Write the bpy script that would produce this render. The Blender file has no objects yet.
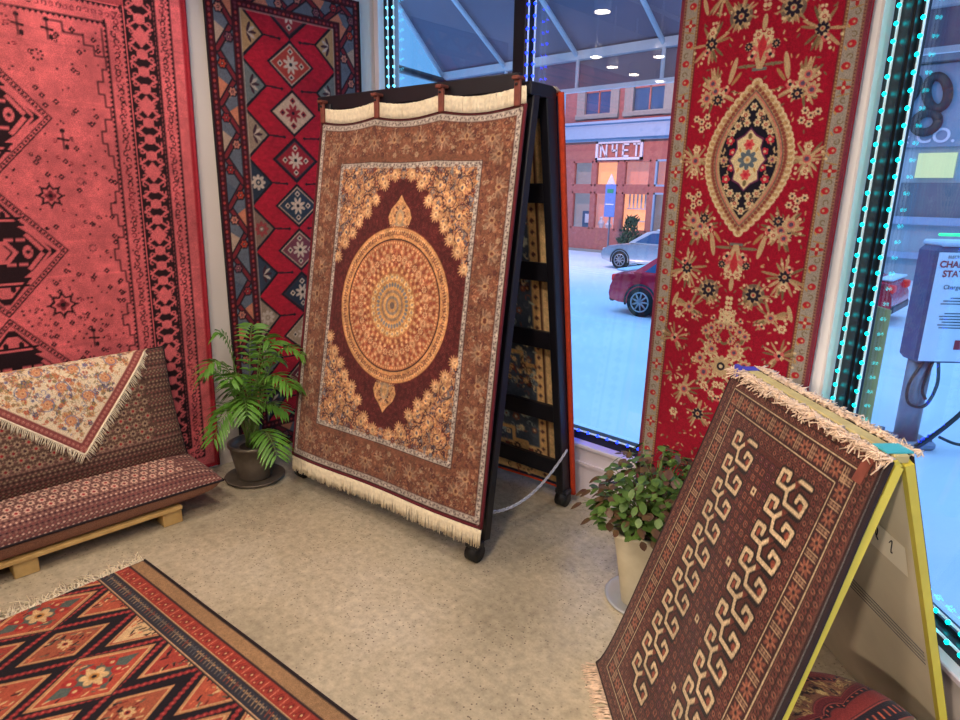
# ---------------------------------------------------------------- woven patterns, computed as plain numbers
import numpy as np, math, random
PI = math.pi
class Canvas:
    """a small raster in metres (origin lower left) that ends up as colours of a dense rug mesh"""
    def __init__(s, w, h, res, bg, ss=2):
        s.w, s.h, s.ss = w, h, ss
        s.nx, s.ny = int(round(w/res))*ss, int(round(h/res))*ss
        s.p = w/s.nx; s.q = h/s.ny
        s.a = np.empty((s.ny, s.nx, 3), np.float32); s.a[:] = bg
    def box(s, x0, y0, x1, y1):
        i0 = max(0, int(x0/s.p)-1); i1 = min(s.nx, int(x1/s.p)+2)
        j0 = max(0, int(y0/s.q)-1); j1 = min(s.ny, int(y1/s.q)+2)
        if i1 <= i0 or j1 <= j0: return None
        X = (np.arange(i0, i1)+.5)*s.p; Y = (np.arange(j0, j1)+.5)*s.q
        X, Y = np.meshgrid(X, Y)
        return s.a[j0:j1, i0:i1], X, Y
    def rect(s, x0, y0, x1, y1, c):
        b = s.box(x0, y0, x1, y1)
        if b: v, X, Y = b; v[(X >= x0) & (X < x1) & (Y >= y0) & (Y < y1)] = c
    def frame(s, d0, d1, c):
        """band running round the canvas between insets d0 and d1"""
        s.rect(d0, d0, s.w-d0, d1, c); s.rect(d0, s.h-d1, s.w-d0, s.h-d0, c)
        s.rect(d0, d0, d1, s.h-d0, c); s.rect(s.w-d1, d0, s.w-d0, s.h-d0, c)
    def poly(s, P, c):
        xs = [p[0] for p in P]; ys = [p[1] for p in P]
        b = s.box(min(xs), min(ys), max(xs), max(ys))
        if not b: return
        v, X, Y = b; m = np.zeros(X.shape, bool); n = len(P)
        for i in range(n):
            (x0, y0), (x1, y1) = P[i], P[(i+1) % n]
            if y0 == y1: continue
            m ^= ((Y >= y0) != (Y >= y1)) & (X < x0+(Y-y0)*(x1-x0)/(y1-y0))
        v[m] = c
    def ell(s, x, y, rx, ry, c, rot=0):
        r = max(rx, ry); b = s.box(x-r, y-r, x+r, y+r)
        if not b: return
        v, X, Y = b; X = X-x; Y = Y-y
        if rot: X, Y = X*math.cos(rot)+Y*math.sin(rot), -X*math.sin(rot)+Y*math.cos(rot)
        v[(X/rx)**2+(Y/ry)**2 <= 1] = c
    def line(s, x0, y0, x1, y1, w, c):
        b = s.box(min(x0, x1)-w, min(y0, y1)-w, max(x0, x1)+w, max(y0, y1)+w)
        if not b: return
        v, X, Y = b; dx, dy = x1-x0, y1-y0; L = dx*dx+dy*dy+1e-12
        t = np.clip(((X-x0)*dx+(Y-y0)*dy)/L, 0, 1)
        v[(X-x0-t*dx)**2+(Y-y0-t*dy)**2 <= w*w/4] = c
    def path(s, P, w, c, closed=False):
        Q = list(P)+([P[0]] if closed else [])
        for a, b in zip(Q, Q[1:]): s.line(a[0], a[1], b[0], b[1], w, c)
    def flower(s, x, y, r, n, c1, c2, c3=None, rot=0.):
        for k in range(n):
            a = rot+2*PI*k/n
            s.ell(x+.58*r*math.cos(a), y+.58*r*math.sin(a), .42*r, min(.42, 1.9/n)*r, c1, a)
        s.ell(x, y, .36*r, .36*r, c2)
        if c3 is not None: s.ell(x, y, .17*r, .17*r, c3)
    def leaf(s, x, y, L, a, w, c):
        s.ell(x+L/2*math.cos(a), y+L/2*math.sin(a), L/2, w/2, c, a)
    def curl(s, x, y, r, a, w, c, sg=1, turns=.75):
        n = 7; s.path([(x+r*(1-.55*k/n)*math.cos(a+sg*k/n*turns*2*PI), y+r*(1-.55*k/n)*math.sin(a+sg*k/n*turns*2*PI)) for k in range(n+1)], w, c)
    def noise(s, amp, cell, seed=0, lo=-1, vert=1.):
        r = np.random.RandomState(seed); gx = int(s.w/cell)+3; gy = int(s.h/(cell*vert))+3
        g = r.uniform(-1, 1, (gy, gx)).astype(np.float32)
        fx = np.arange(s.nx)*s.p/cell; fy = np.arange(s.ny)*s.q/(cell*vert)
        ix = fx.astype(int); iy = fy.astype(int); tx = (fx-ix); ty = (fy-iy)[:, None]
        A = g[iy][:, ix]; B = g[iy][:, ix+1]; C_ = g[iy+1][:, ix]; D = g[iy+1][:, ix+1]
        return amp*((A*(1-tx)+B*tx)*(1-ty)+(C_*(1-tx)+D*tx)*ty)
    def out(s):
        a = s.a.reshape(s.ny//s.ss, s.ss, s.nx//s.ss, s.ss, 3).mean((1, 3))
        a = np.clip(a/255., 0, 1)
        return np.where(a < .04045, a/12.92, ((a+.055)/1.055)**2.4)      # linear
    def mirror(s, lr=True, ud=True):
        """the canvas is the lower left quarter (or half): unfold it"""
        a = s.a
        if lr: a = np.concatenate([a, a[:, ::-1]], 1)
        if ud: a = np.concatenate([a, a[::-1]], 0)
        t = Canvas.__new__(Canvas); t.ss = s.ss; t.a = np.ascontiguousarray(a)
        t.ny, t.nx = a.shape[:2]; t.w = s.w*(2 if lr else 1); t.h = s.h*(2 if ud else 1); t.p = s.p; t.q = s.q
        return t

def filigree(c, x0, y0, x1, y1, n, pal, rs, size, inside=None):
    """dense scatter of small blossoms and curling stems"""
    for k in range(n):
        x = rs.uniform(x0, x1); y = rs.uniform(y0, y1)
        if inside and not inside(x, y): continue
        t = rs.random(); z = size*rs.uniform(.6, 1.3)
        if t < .3: c.flower(x, y, z, rs.choice((5, 6, 8)), rs.choice(pal), rs.choice(pal), rs.choice(pal), rs.random()*3)
        elif t < .75: c.curl(x, y, z, rs.random()*6.3, z*.22, rs.choice(pal), rs.choice((-1, 1)), rs.uniform(.5, .9))
        else: c.leaf(x, y, z*1.5, rs.random()*6.3, z*.45, rs.choice(pal))

def palmette(c, x, y, r, rot, cols):
    a, b, d, e = cols
    for k in range(-4, 5):
        t = rot+k*.42
        c.leaf(x+.25*r*math.cos(t), y+.25*r*math.sin(t), r*(.95-.05*abs(k)), t, r*.22, a if k % 2 == 0 else b)
    c.ell(x+.15*r*math.cos(rot), y+.15*r*math.sin(rot), .38*r, .3*r, d, rot)
    c.ell(x+.2*r*math.cos(rot), y+.2*r*math.sin(rot), .2*r, .15*r, e, rot)

# ---- large brown and gold medallion rug
def pat_medallion():
    W, H = .70, .93                                    # lower left quarter
    rust = (118, 76, 58); c = Canvas(W, H, .0035, rust)
    rs = random.Random(4); tanp = [(196, 150, 112), (178, 120, 84), (150, 130, 118), (122, 62, 48), (190, 140, 100), (168, 104, 74)]
    # main border
    filigree(c, .03, .03, .70, .19, 500, [(152, 104, 78), (100, 56, 46), (160, 132, 106), (126, 78, 58), (90, 50, 44)], rs, .012)
    filigree(c, .03, .03, .20, .93, 560, [(152, 104, 78), (100, 56, 46), (160, 132, 106), (126, 78, 58), (90, 50, 44)], rs, .012)
    for k in range(6):
        x = .105; y = .20+k*.145
        palmette(c, x, y, .05, PI if k % 2 else 0, ((156, 122, 98), (130, 100, 82), (168, 130, 96), (104, 56, 44)))
    for k in range(4):
        x = .16+k*.15
        palmette(c, x, .12, .05, -PI/2 if k % 2 else PI/2, ((156, 122, 98), (130, 100, 82), (168, 130, 96), (104, 56, 44)))
    def guard(x0, x1, y0, y1, seed):                   # grey white guard stripe, L shaped
        for (a0, b0, a1, b1) in ((x0, y0, W, y1), (x0, y0, x1, H)):
            c.rect(a0, b0, a1, b1, (168, 158, 148))
        r = random.Random(seed)
        for k in range(240):
            y = y0+k*.0085; c.ell((x0+x1)/2+(.004 if k % 2 else -.004), y, .0042, .0036, (92, 74, 76) if k % 3 else (205, 190, 172)) if y < H else None
            x = x0+k*.0085; c.ell(x, (y0+y1)/2+(.004 if k % 2 else -.004), .0036, .0042, (92, 74, 76) if k % 3 else (205, 190, 172)) if x < W else None
        for (w_, cc) in ((.0, (70, 38, 36)),):
            c.line(x0, y0, W, y0, .004, cc); c.line(x0, y0, x0, H, .004, cc); c.line(x1, y1, W, y1, .004, cc); c.line(x1, y1, x1, H, .004, cc)
    c.rect(0, 0, W, .012, (70, 22, 26)); c.rect(0, 0, .012, H, (70, 22, 26))
    guard(.012, .042, .012, .046, 1)
    guard(.202, .232, .225, .257, 2)
    # field
    fx0, fy0 = .232, .257
    c.rect(fx0, fy0, W, H, (80, 27, 28))
    for k in range(500): 
        c.ell(rs.uniform(fx0, W), rs.uniform(fy0, H), .004, .003, rs.choice([(98, 38, 36), (66, 20, 22), (104, 46, 40)]))
    dark = [(0, 0), (.47, 0), (.47, .20), (.44, .22), (.42, .29), (.38, .29), (.365, .335), (.345, .32), (.33, .385), (.29, .375), (.265, .44), (.225, .43), (.215, .50), (.165, .50), (.19, .56), (.15, .575), (.13, .62), (.10, .615), (.08, .63), (.06, .615), (.03, .63), (0, .62)]
    P = [(W-x, H-y) for x, y in dark]
    c.rect(fx0, fy0, W, .62, (176, 128, 90)); c.rect(fx0, fy0, .30, .75, (176, 128, 90))
    gold = [(206, 160, 114), (186, 134, 94), (220, 182, 138), (96, 48, 44), (120, 108, 104), (120, 60, 48), (60, 34, 44), (96, 100, 116), (176, 118, 76), (206, 150, 98)]
    filigree(c, fx0, fy0, W, .70, 2600, gold, rs, .012)
    for (x, y) in ((.30, .34), (.30, .47), (.37, .40), (.44, .33), (.29, .58), (.40, .50), (.50, .40), (.36, .60), (.55, .30), (.45, .44)):
        palmette(c, x, y, .05, math.atan2(.93-y, .7-x), ((208, 158, 108), (178, 128, 96), (226, 182, 130), (110, 96, 104)))
        c.curl(x, y, .06, rs.random()*6, .004, (60, 34, 44), 1, .8)
    c.rect(fx0, .73, fx0+.001, H, (80, 27, 28))
    c.poly(P, (80, 27, 28)); 
    n = len(P)
    for i in range(1, n-1):                            # scalloped rim of the corners
        (x0, y0), (x1, y1) = P[i], P[i+1]
        if x0 < fx0 or x1 < fx0: continue
        c.line(x0, y0, x1, y1, .004, (150, 92, 66))
    for (dx, dy) in ((.455, .215), (.405, .29), (.35, .345), (.31, .40), (.245, .455), (.19, .52), (.13, .60), (.06, .645)):
        palmette(c, W-dx, H-dy, .036, math.atan2(dy, dx), ((206, 160, 114), (178, 132, 98), (222, 184, 138), (110, 84, 84)))
        c.ell(W-dx, H-dy, .022, .026, (200, 152, 108)); c.flower(W-dx, H-dy, .017, 6, (222, 184, 138), (96, 60, 60), (206, 160, 114))
    for k in range(420):
        a = rs.uniform(0, PI/2); r = rs.uniform(.39, .62); x = W-r*math.cos(a); y = H-r*math.sin(a)
        b = (80, 27, 28)
        j, i = int(y/c.q), int(x/c.p)
        if 0 <= i < c.nx and 0 <= j < c.ny and abs(c.a[j, i, 0]-80) < 2: c.curl(x, y, .008, rs.random()*6, .003, (106, 46, 42))
    # pendant
    c.poly([(W, .385), (W-.022, .415), (W-.065, .455), (W-.083, .495), (W-.07, .53), (W-.045, .55), (W-.06, .575), (W, .58)], (212, 160, 108))
    filigree(c, W-.075, .41, W, .56, 70, gold, rs, .009, lambda x, y: abs(x-W) < .07*min(1, (y-.385)/.11))
    c.ell(W, .50, .03, .045, (176, 150, 120)); c.ell(W, .50, .018, .03, (206, 160, 110))
    c.line(W, .56, W, H, .004, (176, 118, 76))
    # medallion rings
    def ring(r, col): c.ell(W, H, r, r, col)
    ring(.390, (120, 60, 44)); ring(.386, (208, 152, 100))
    for k in range(40):
        a = PI/2*(k+.5)/40; r = .358
        c.curl(W-r*math.cos(a), H-r*math.sin(a), .013, rs.random()*6, .0035, (120, 62, 50) if k % 2 else (96, 60, 60))
        c.ell(W-(r+.012)*math.cos(a), H-(r+.012)*math.sin(a), .004, .004, (232, 190, 140))
    ring(.331, (52, 24, 30)); ring(.324, (176, 112, 76))
    for (r, n_, sz, cols) in ((.312, 30, .006, ((222, 170, 122),)), (.292, 26, .009, ((150, 74, 54), (205, 160, 120))), (.270, 16, .012, ((210, 160, 118), (150, 80, 60))),
                              (.236, 9, .024, ((156, 76, 56), (196, 142, 106), (120, 56, 46))), (.205, 18, .009, ((222, 180, 132), (140, 70, 54))), (.18, 14, .011, ((150, 82, 58), (216, 168, 116)))):
        for k in range(n_):
            a = PI/2*(k+.5)/n_; x, y = W-r*math.cos(a), H-r*math.sin(a)
            c.ell(x, y, sz, sz*.8, cols[k % len(cols)], a)
            if sz > .02: c.flower(x, y, sz*.8, 8, (206, 160, 118), (140, 66, 50), (222, 180, 130))
    ring(.160, (186, 132, 84))
    for k in range(6):
        a = PI/2*(k+.5)/6
        for r in (.142, ): c.flower(W-r*math.cos(a), H-r*math.sin(a), .018, 6, (222, 184, 128), (150, 150, 150), (190, 130, 84))
    ring(.118, (208, 160, 96))
    for k in range(8):
        a = PI/2*(k+.5)/8; c.ell(W-.104*math.cos(a), H-.104*math.sin(a), .012, .008, (128, 124, 128), a)
    ring(.088, (196, 144, 90)); ring(.078, (150, 122, 100)); ring(.064, (206, 158, 100)); ring(.048, (140, 124, 112)); ring(.034, (190, 144, 92)); ring(.018, (120, 100, 90))
    t = c.mirror()
    t.a *= (1+t.noise(.07, .05, 3)+t.noise(.14, .008, 5)+t.noise(.08, .02, 6))[..., None]
    return t

# ---- overdyed pink rug with black ornament
def pat_pink():
    W, H = .90, 2.68; base = (210, 100, 103); blk = (38, 18, 24)
    c = Canvas(W, H, .005, base); rs = random.Random(8)
    m = c.noise(.10, .12, 1)+c.noise(.07, .03, 2)+c.noise(.06, .4, 3)
    c.a *= (1+m)[..., None]
    for j in range(34):                                        # worn rows
        c.a[rs.randrange(c.ny-6):][:rs.randrange(2, 6)] *= rs.uniform(.9, 1.08)
    def tri(d, s, sz=.014, step=.022, inw=1):                  # running triangles on a frame inset d
        y = d
        while y < H-d: c.poly([(d, y), (d+inw*sz, y+step/2), (d, y+step)], blk); y += step
        x = d
        while x < W:
            c.poly([(x, H-d), (x+step/2, H-d-inw*sz), (x+step, H-d)], blk)
            c.poly([(x, d), (x+step/2, d+inw*sz), (x+step, d)], blk); x += step
        c.line(d, d, d, H-d, .003, blk); c.line(d, H-d, W, H-d, .003, blk); c.line(d, d, W, d, .003, blk)
    # outer edge is a deeper red
    c.rect(0, 0, .022, H, (158, 34, 48)); c.rect(0, H-.022, W, H, (158, 34, 48)); c.rect(0, 0, W, .022, (158, 34, 48))
    # main border: black ground with scrolling vine
    bx0, bx1 = .155, .285
    c.rect(bx0, bx0, bx1, H-bx0, blk); 
    faded = lambda: base
    n = int((H-.3)/.078)
    for k in range(n):
        y = .17+k*.078; xm = (bx0+bx1)/2; kind = k % 4
        c.line(xm-.055, y-.04, xm+.055, y+.04, .010, base); c.line(xm-.055, y+.04, xm+.055, y-.04, .010, base)
        if kind == 3: c.poly([(xm, y-.05), (xm+.042, y), (xm, y+.05), (xm-.042, y)], base)
        else: c.ell(xm, y, .026, .024, base)
        for sx in (-1, 1):
            for sy in (-1, 1):
                c.curl(xm+sx*.042, y+sy*.022, .014, rs.random()*6.3, .007, base, sx*sy, .7)
    top0, top1 = H-.155-.13, H-.155                             # top border, mostly worn away
    for (ya, yb) in ((top0, top1), (.155, .285)):
        c.rect(bx0+.13, ya, W, yb, (176, 70, 76))
        for k in range(11):
            x = .33+k*.055
            c.curl(x, (ya+yb)/2+.02, .022, rs.random()*6, .007, blk if k % 2 else (120, 40, 50), 1, .8); c.curl(x, (ya+yb)/2-.03, .018, rs.random()*6, .006, blk, -1, .7)
    for d, s in ((.075, 1), (.145, -1), (.292, 1)): tri(d, 0, inw=1)
    tri(.370, 0); 
    tri(.150, 0, .010, .02, -1); 
    for (a, b) in ((.085, .138), (.305, .360)):                 # guard bands of small curls
        for k in range(int(H/.028)):
            y = a+k*.028
            if y < H-a: c.ell((a+b)/2+rs.uniform(-.02, .02), y+.012, .004, .004, blk); c.curl((a+b)/2+rs.uniform(-.006, .006), y, .014, rs.random()*6, .0048, rs.choice((blk, blk, (110, 36, 46))), rs.choice((-1, 1)), .8)
        for k in range(int(W/.028)):
            x = a+k*.028
            for y in ((a+b)/2, H-(a+b)/2): c.curl(x, y, .012, rs.random()*6, .0035, rs.choice((blk, (120, 40, 50), (150, 54, 62))), rs.choice((-1, 1)), .8)
    # stepped inner line, following the field's edge
    P = []; 
    stp = [(.39, H-.40), (.39, H-.52), (.43, H-.52), (.43, H-.48), (.47, H-.48), (.47, H-.44), (.55, H-.44), (.55, H-.40), (.62, H-.40)]
    c.path(stp, .004, blk)
    y = H-.52; x = .385
    prof = [.0, .02, .045, .02, .0, .03, .05, .03, .01, .0]
    ys = y; prev = x
    k = 0
    while ys > .5:
        nx_ = .385+prof[k % 10]; c.line(prev, ys, nx_, ys, .004, blk); c.line(nx_, ys, nx_, ys-.055, .004, blk); prev = nx_; ys -= .055; k += 1
    # column of medallions
    for cz in (1.87, 1.285, .70, .12, 2.45):
        hw, hh = .268, .292; cx = W
        if cz > 2.2 or cz < .3: continue
        for (f, col) in ((1.0, blk), (.975, base), (.90, blk), (.885, base)):
            c.poly([(cx, cz-hh*f), (cx-hw*f, cz), (cx, cz+hh*f), (cx+hw*f, cz)], col)
        for k in range(22):
            t = (k+.5)/22
            for sg in (-1, 1):
                c.ell(cx-hw*.937*t, cz+sg*hh*.937*(1-t), .005, .005, blk)
        c.poly([(cx, cz-hh*.60), (cx-hw*.82, cz), (cx, cz+hh*.60)], blk)
        for sg in (-1, 1):
            c.poly([(cx-.012, cz+sg*hh*.80), (cx-.10, cz+sg*hh*.42), (cx, cz+sg*hh*.42), (cx, cz+sg*hh*.80)], blk); c.poly([(cx-.02, cz+sg*hh*.70), (cx-.075, cz+sg*hh*.46), (cx, cz+sg*hh*.46), (cx, cz+sg*hh*.70)], base)
            c.ell(cx-.03, cz+sg*hh*.56, .010, .016, blk)
        for sg in (-1, 1):
            c.poly([(cx-.17, cz+sg*.012), (cx-.11, cz+sg*.085), (cx-.095, cz+sg*.075), (cx-.155, cz)], base)
            c.path([(cx-.19, cz+sg*.006), (cx-.115, cz+sg*.095)], .012, base)
            c.rect(cx-.10, cz+sg*.055-.008, cx-.02, cz+sg*.055+.008, base)
            c.line(cx-.06, cz+sg*.03, cx-.06, cz+sg*.12, .012, blk); c.line(cx-.10, cz+sg*.12, cx-.02, cz+sg*.12, .01, blk); c.line(cx-.09, cz+sg*.15, cx, cz+sg*.15, .008, blk)
        c.ell(cx-.105, cz, .020, .030, base); c.ell(cx-.105, cz, .008, .008, blk); c.poly([(cx-.07, cz), (cx-.03, cz+.05), (cx, cz+.05), (cx, cz-.05), (cx-.03, cz-.05)], base)
        c.path([(cx-.02, cz-.03), (cx-.045, cz), (cx-.02, cz+.03)], .006, blk)
    # stars and little marks
    for (sx, sy, r) in ((W-.222, 1.533, .048), (W-.215, 1.03, .055), (W-.24, 2.13, .03), (W-.13, 1.29, .02), (W-.13, 2.25, .03), (W-.37, 1.29, .022), (W-.35, 1.60, .02)):
        if r > .04:
            pts = []
            for k in range(16):
                a = 2*PI*k/16; rr = r*(1. if k % 2 == 0 else .66); pts.append((sx+rr*math.cos(a), sy+rr*math.sin(a)))
            c.path(pts, .008, blk, True); c.flower(sx, sy, r*.5, 4, (120, 40, 50), blk)
            for a in range(8): c.ell(sx+r*1.15*math.cos(a*PI/4), sy+r*1.15*math.sin(a*PI/4), .004, .004, blk)
        else:
            for k in range(8): c.ell(sx+r*.7*math.cos(k*PI/4), sy+r*.7*math.sin(k*PI/4), r*.15, r*.15, blk)
    def spot(x, y): return W-x, y
    for k in range(760):
        x = W-rs.uniform(.0, .50); y = rs.uniform(.42, H-.42)
        nm = min(abs(y-z)/.292 for z in (1.87, 1.285, .70))+abs(W-x)/.268
        if nm > 1.06 and rs.random() < (.35+.55*(1 if y < 1.2 else (y > 1.6)*.2)):
            t = rs.random()
            if t < .62: c.ell(x, y, rs.uniform(.003, .0055), .0045, blk)
            elif t < .8: c.curl(x, y, .009, rs.random()*6, .004, blk if rs.random() < .6 else (120, 40, 50), 1, .8)
            else: c.flower(x, y, .012, 4, blk, base)
    for (x, y) in ((W-.30, 1.78), (W-.29, 2.24), (W-.18, 2.24), (W-.33, .85)):
        c.line(x, y-.04, x, y+.04, .007, blk); c.line(x-.02, y, x+.02, y+.005, .009, blk); c.ell(x, y+.04, .011, .009, blk); c.ell(x-.012, y-.03, .008, .012, blk)
    t = c.mirror(True, False)
    h = t.noise(.5, .18, 11)+t.noise(.35, .05, 12)               # wear fades the black in places
    upper = np.clip((np.arange(t.ny)/t.ny-.80)*3, 0, .45)[:, None]
    f = np.clip(h-.50+upper, 0, .75)[..., None]
    t.a = t.a*(1-f)+np.array((208, 96, 100), np.float32)*f
    t.a *= (1+t.noise(.05, .012, 9)+t.noise(.06, .3, 10))[..., None]
    return t

# ---- red runner with a chain of diamonds
def pat_runner():
    W, H = .96, 2.69; red = (178, 24, 44); navy = (30, 26, 40); blk = (26, 20, 30)
    c = Canvas(W, H, .005, (58, 18, 28)); rs = random.Random(5)
    # frames: dotted outer guard, hexagon border, dotted inner guard
    c.frame(.0, .045, (70, 16, 26)); c.frame(.045, .145, (96, 102, 112)); c.frame(.145, .185, (74, 16, 26))
    gr = [(98, 106, 116), (176, 150, 128), (196, 120, 90), (80, 90, 104)]
    def border(put, L):
        n = int(round(L/.26)); st = L/n
        for k in range(n*2):
            y = k*st/2; s = 1 if k % 2 else 0; col = gr[k % 4] if k % 5 else gr[2]
            put('poly', [(.045, y), (.145, y+st/4), (.045, y+st/2)] if s else [(.145, y), (.045, y+st/4), (.145, y+st/2)], col)
        for k in range(n*2):
            y = k*st/2; a, b = (.05, .14) if k % 2 else (.14, .05)
            put('line', [(a, y), (b, y+st/2)], blk, .036)
            put('line', [(a, y), (b, y+st/2)], (118, 34, 42), .020)
        for k in range(n*2):
            y = k*st/2+st/4; x = .072 if k % 2 == 0 else .118
            put('hex', [(x, y+st*.0)], blk, .030)
            put('flw', [(x, y+st*.0)], rs.choice([(150, 40, 44), (190, 120, 100), (120, 70, 80), (176, 60, 40)]), .018)
    def mk(tr):
        def put(kind, P, col, w=0):
            Q = [tr(*p) for p in P]
            if kind == 'poly': c.poly(Q, col)
            elif kind == 'line': c.line(*Q[0], *Q[1], w, col)
            elif kind == 'hex': c.poly([(Q[0][0]+w*math.cos(a*PI/3), Q[0][1]+w*math.sin(a*PI/3)) for a in range(6)], col)
            else: c.flower(Q[0][0], Q[0][1], w*1.25, 6, col, (60, 20, 30), (190, 150, 130))
        return put
    border(mk(lambda x, y: (x, y)), H); border(mk(lambda x, y: (W-x, y)), H)
    c.rect(.145, 0, W-.145, .045, (70, 16, 26)); c.rect(.145, H-.045, W-.145, H, (70, 16, 26)); c.rect(.15, H-.145, W-.15, H-.045, (96, 102, 112)); c.rect(.15, .045, W-.15, .145, (96, 102, 112))
    border(mk(lambda x, y: (y+.0, H-x)), W); border(mk(lambda x, y: (y+.0, x)), W)
    for d in (.0225, .165):
        c.frame(d-.02, d+.02, (66, 14, 24))
        for k in range(200):
            y = d+k*.026
            if y < H-d:
                for x in (d, W-d): c.ell(x, y, .007, .009, (170, 60, 54) if k % 2 else (110, 46, 60))
            x = d+k*.026
            if x < W-d:
                for y2 in (d, H-d): c.ell(x, y2, .009, .007, (170, 60, 54) if k % 2 else (110, 46, 60))
        for o in (-.021, .021): 
            c.path([(d+o, d+o), (W-d-o, d+o), (W-d-o, H-d-o), (d+o, H-d-o)], .003, (20, 12, 20), True)
    x0, x1, y0, y1 = .188, W-.188, .188, H-.15-.03; cx = W/2
    sub = Canvas(x1-x0, y1-y0, .005, red); hw = (x1-x0)/2; L = y1-y0
    sub.a *= (1+sub.noise(.10, .02, 2, vert=.4)+sub.noise(.05, .15, 4))[..., None]
    tops = [2.402-k*.2605-y0 for k in range(-1, 10)]
    cd = [(150, 46, 52), (176, 62, 50), (205, 172, 140), (152, 32, 42), (44, 58, 72), (122, 62, 72), (40, 50, 64), (168, 140, 110), (120, 50, 60), (176, 62, 50), (60, 70, 84)]
    sc = [(176, 138, 92), (176, 138, 92), (110, 116, 112), (150, 128, 106), (38, 48, 62), (128, 100, 84), (52, 60, 74), (150, 128, 106), (110, 116, 112), (52, 60, 74), (128, 100, 84)]
    for k, t in enumerate(tops):
        b = t-.2605; m = (t+b)/2
        for sg in (-1, 1):                               # chevron rails and side triangles (apex level with the diamond joints)
            e = 0 if sg < 0 else 2*hw; ap = hw+sg*(-.0) 
            X = lambda d: hw+sg*d
            P = [(X(hw), t+.135), (X(.155), t), (X(hw), t-.135)]
            sub.poly(P, blk); P = [(X(hw), t+.115), (X(.172), t), (X(hw), t-.115)]; sub.poly(P, sc[k])
            sub.line(X(.155), t, X(.065), t-.004, .009, blk); sub.ell(X(.065), t-.004, .009, .008, blk)
            sub.line(X(.045), m, X(.045), m, .001, blk)
            cc = [(60, 34, 44), (190, 170, 150), (150, 60, 60)]
            if k < 3 or k % 3 == 0:
                for q in range(5): sub.leaf(X(hw-.035), t, .055, (PI if sg > 0 else 0)+(q-2)*.6, .016, cc[q % 2])
            else: sub.flower(X(hw-.045), t, .045, 8, cc[k % 3], sc[k], cc[1])
        P = [(hw, t), (hw+.15, m), (hw, b), (hw-.15, m)]; sub.poly(P, blk)
        P = [(hw, t-.018), (hw+.132, m), (hw, b+.018), (hw-.132, m)]; sub.poly(P, (196, 160, 130) if k % 3 else (60, 40, 50))
        P = [(hw, t-.028), (hw+.122, m), (hw, b+.028), (hw-.122, m)]; sub.poly(P, cd[k])
        lt = (212, 186, 158) if sum(cd[k]) < 420 else (150, 40, 48)
        for q in range(8): sub.leaf(hw, m, .052, q*PI/4+PI/8, .018, lt)
        for q in range(4):
            a = q*PI/2; x, y = hw+.068*math.cos(a), m+.068*math.sin(a)
            sub.poly([(x+.019, y), (x, y+.019), (x-.019, y), (x, y-.019)], lt); sub.ell(x, y, .007, .007, blk)
        sub.ell(hw, m, .010, .010, blk)
    for sg in (-1, 1):
        e = 0 if sg < 0 else 2*hw-.004
        sub.rect(e, 0, e+.004, L, (205, 170, 150))
    sub.rect(0, L-.004, 2*hw, L, (205, 170, 150))
    j0 = int(round(y0/c.q)); i0 = int(round(x0/c.p)); c.a[j0:j0+sub.ny, i0:i0+sub.nx] = sub.a[:c.ny-j0, :c.nx-i0]
    c.a *= (1+c.noise(.06, .01, 6)+c.noise(.05, .2, 7))[..., None]
    return c

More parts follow.
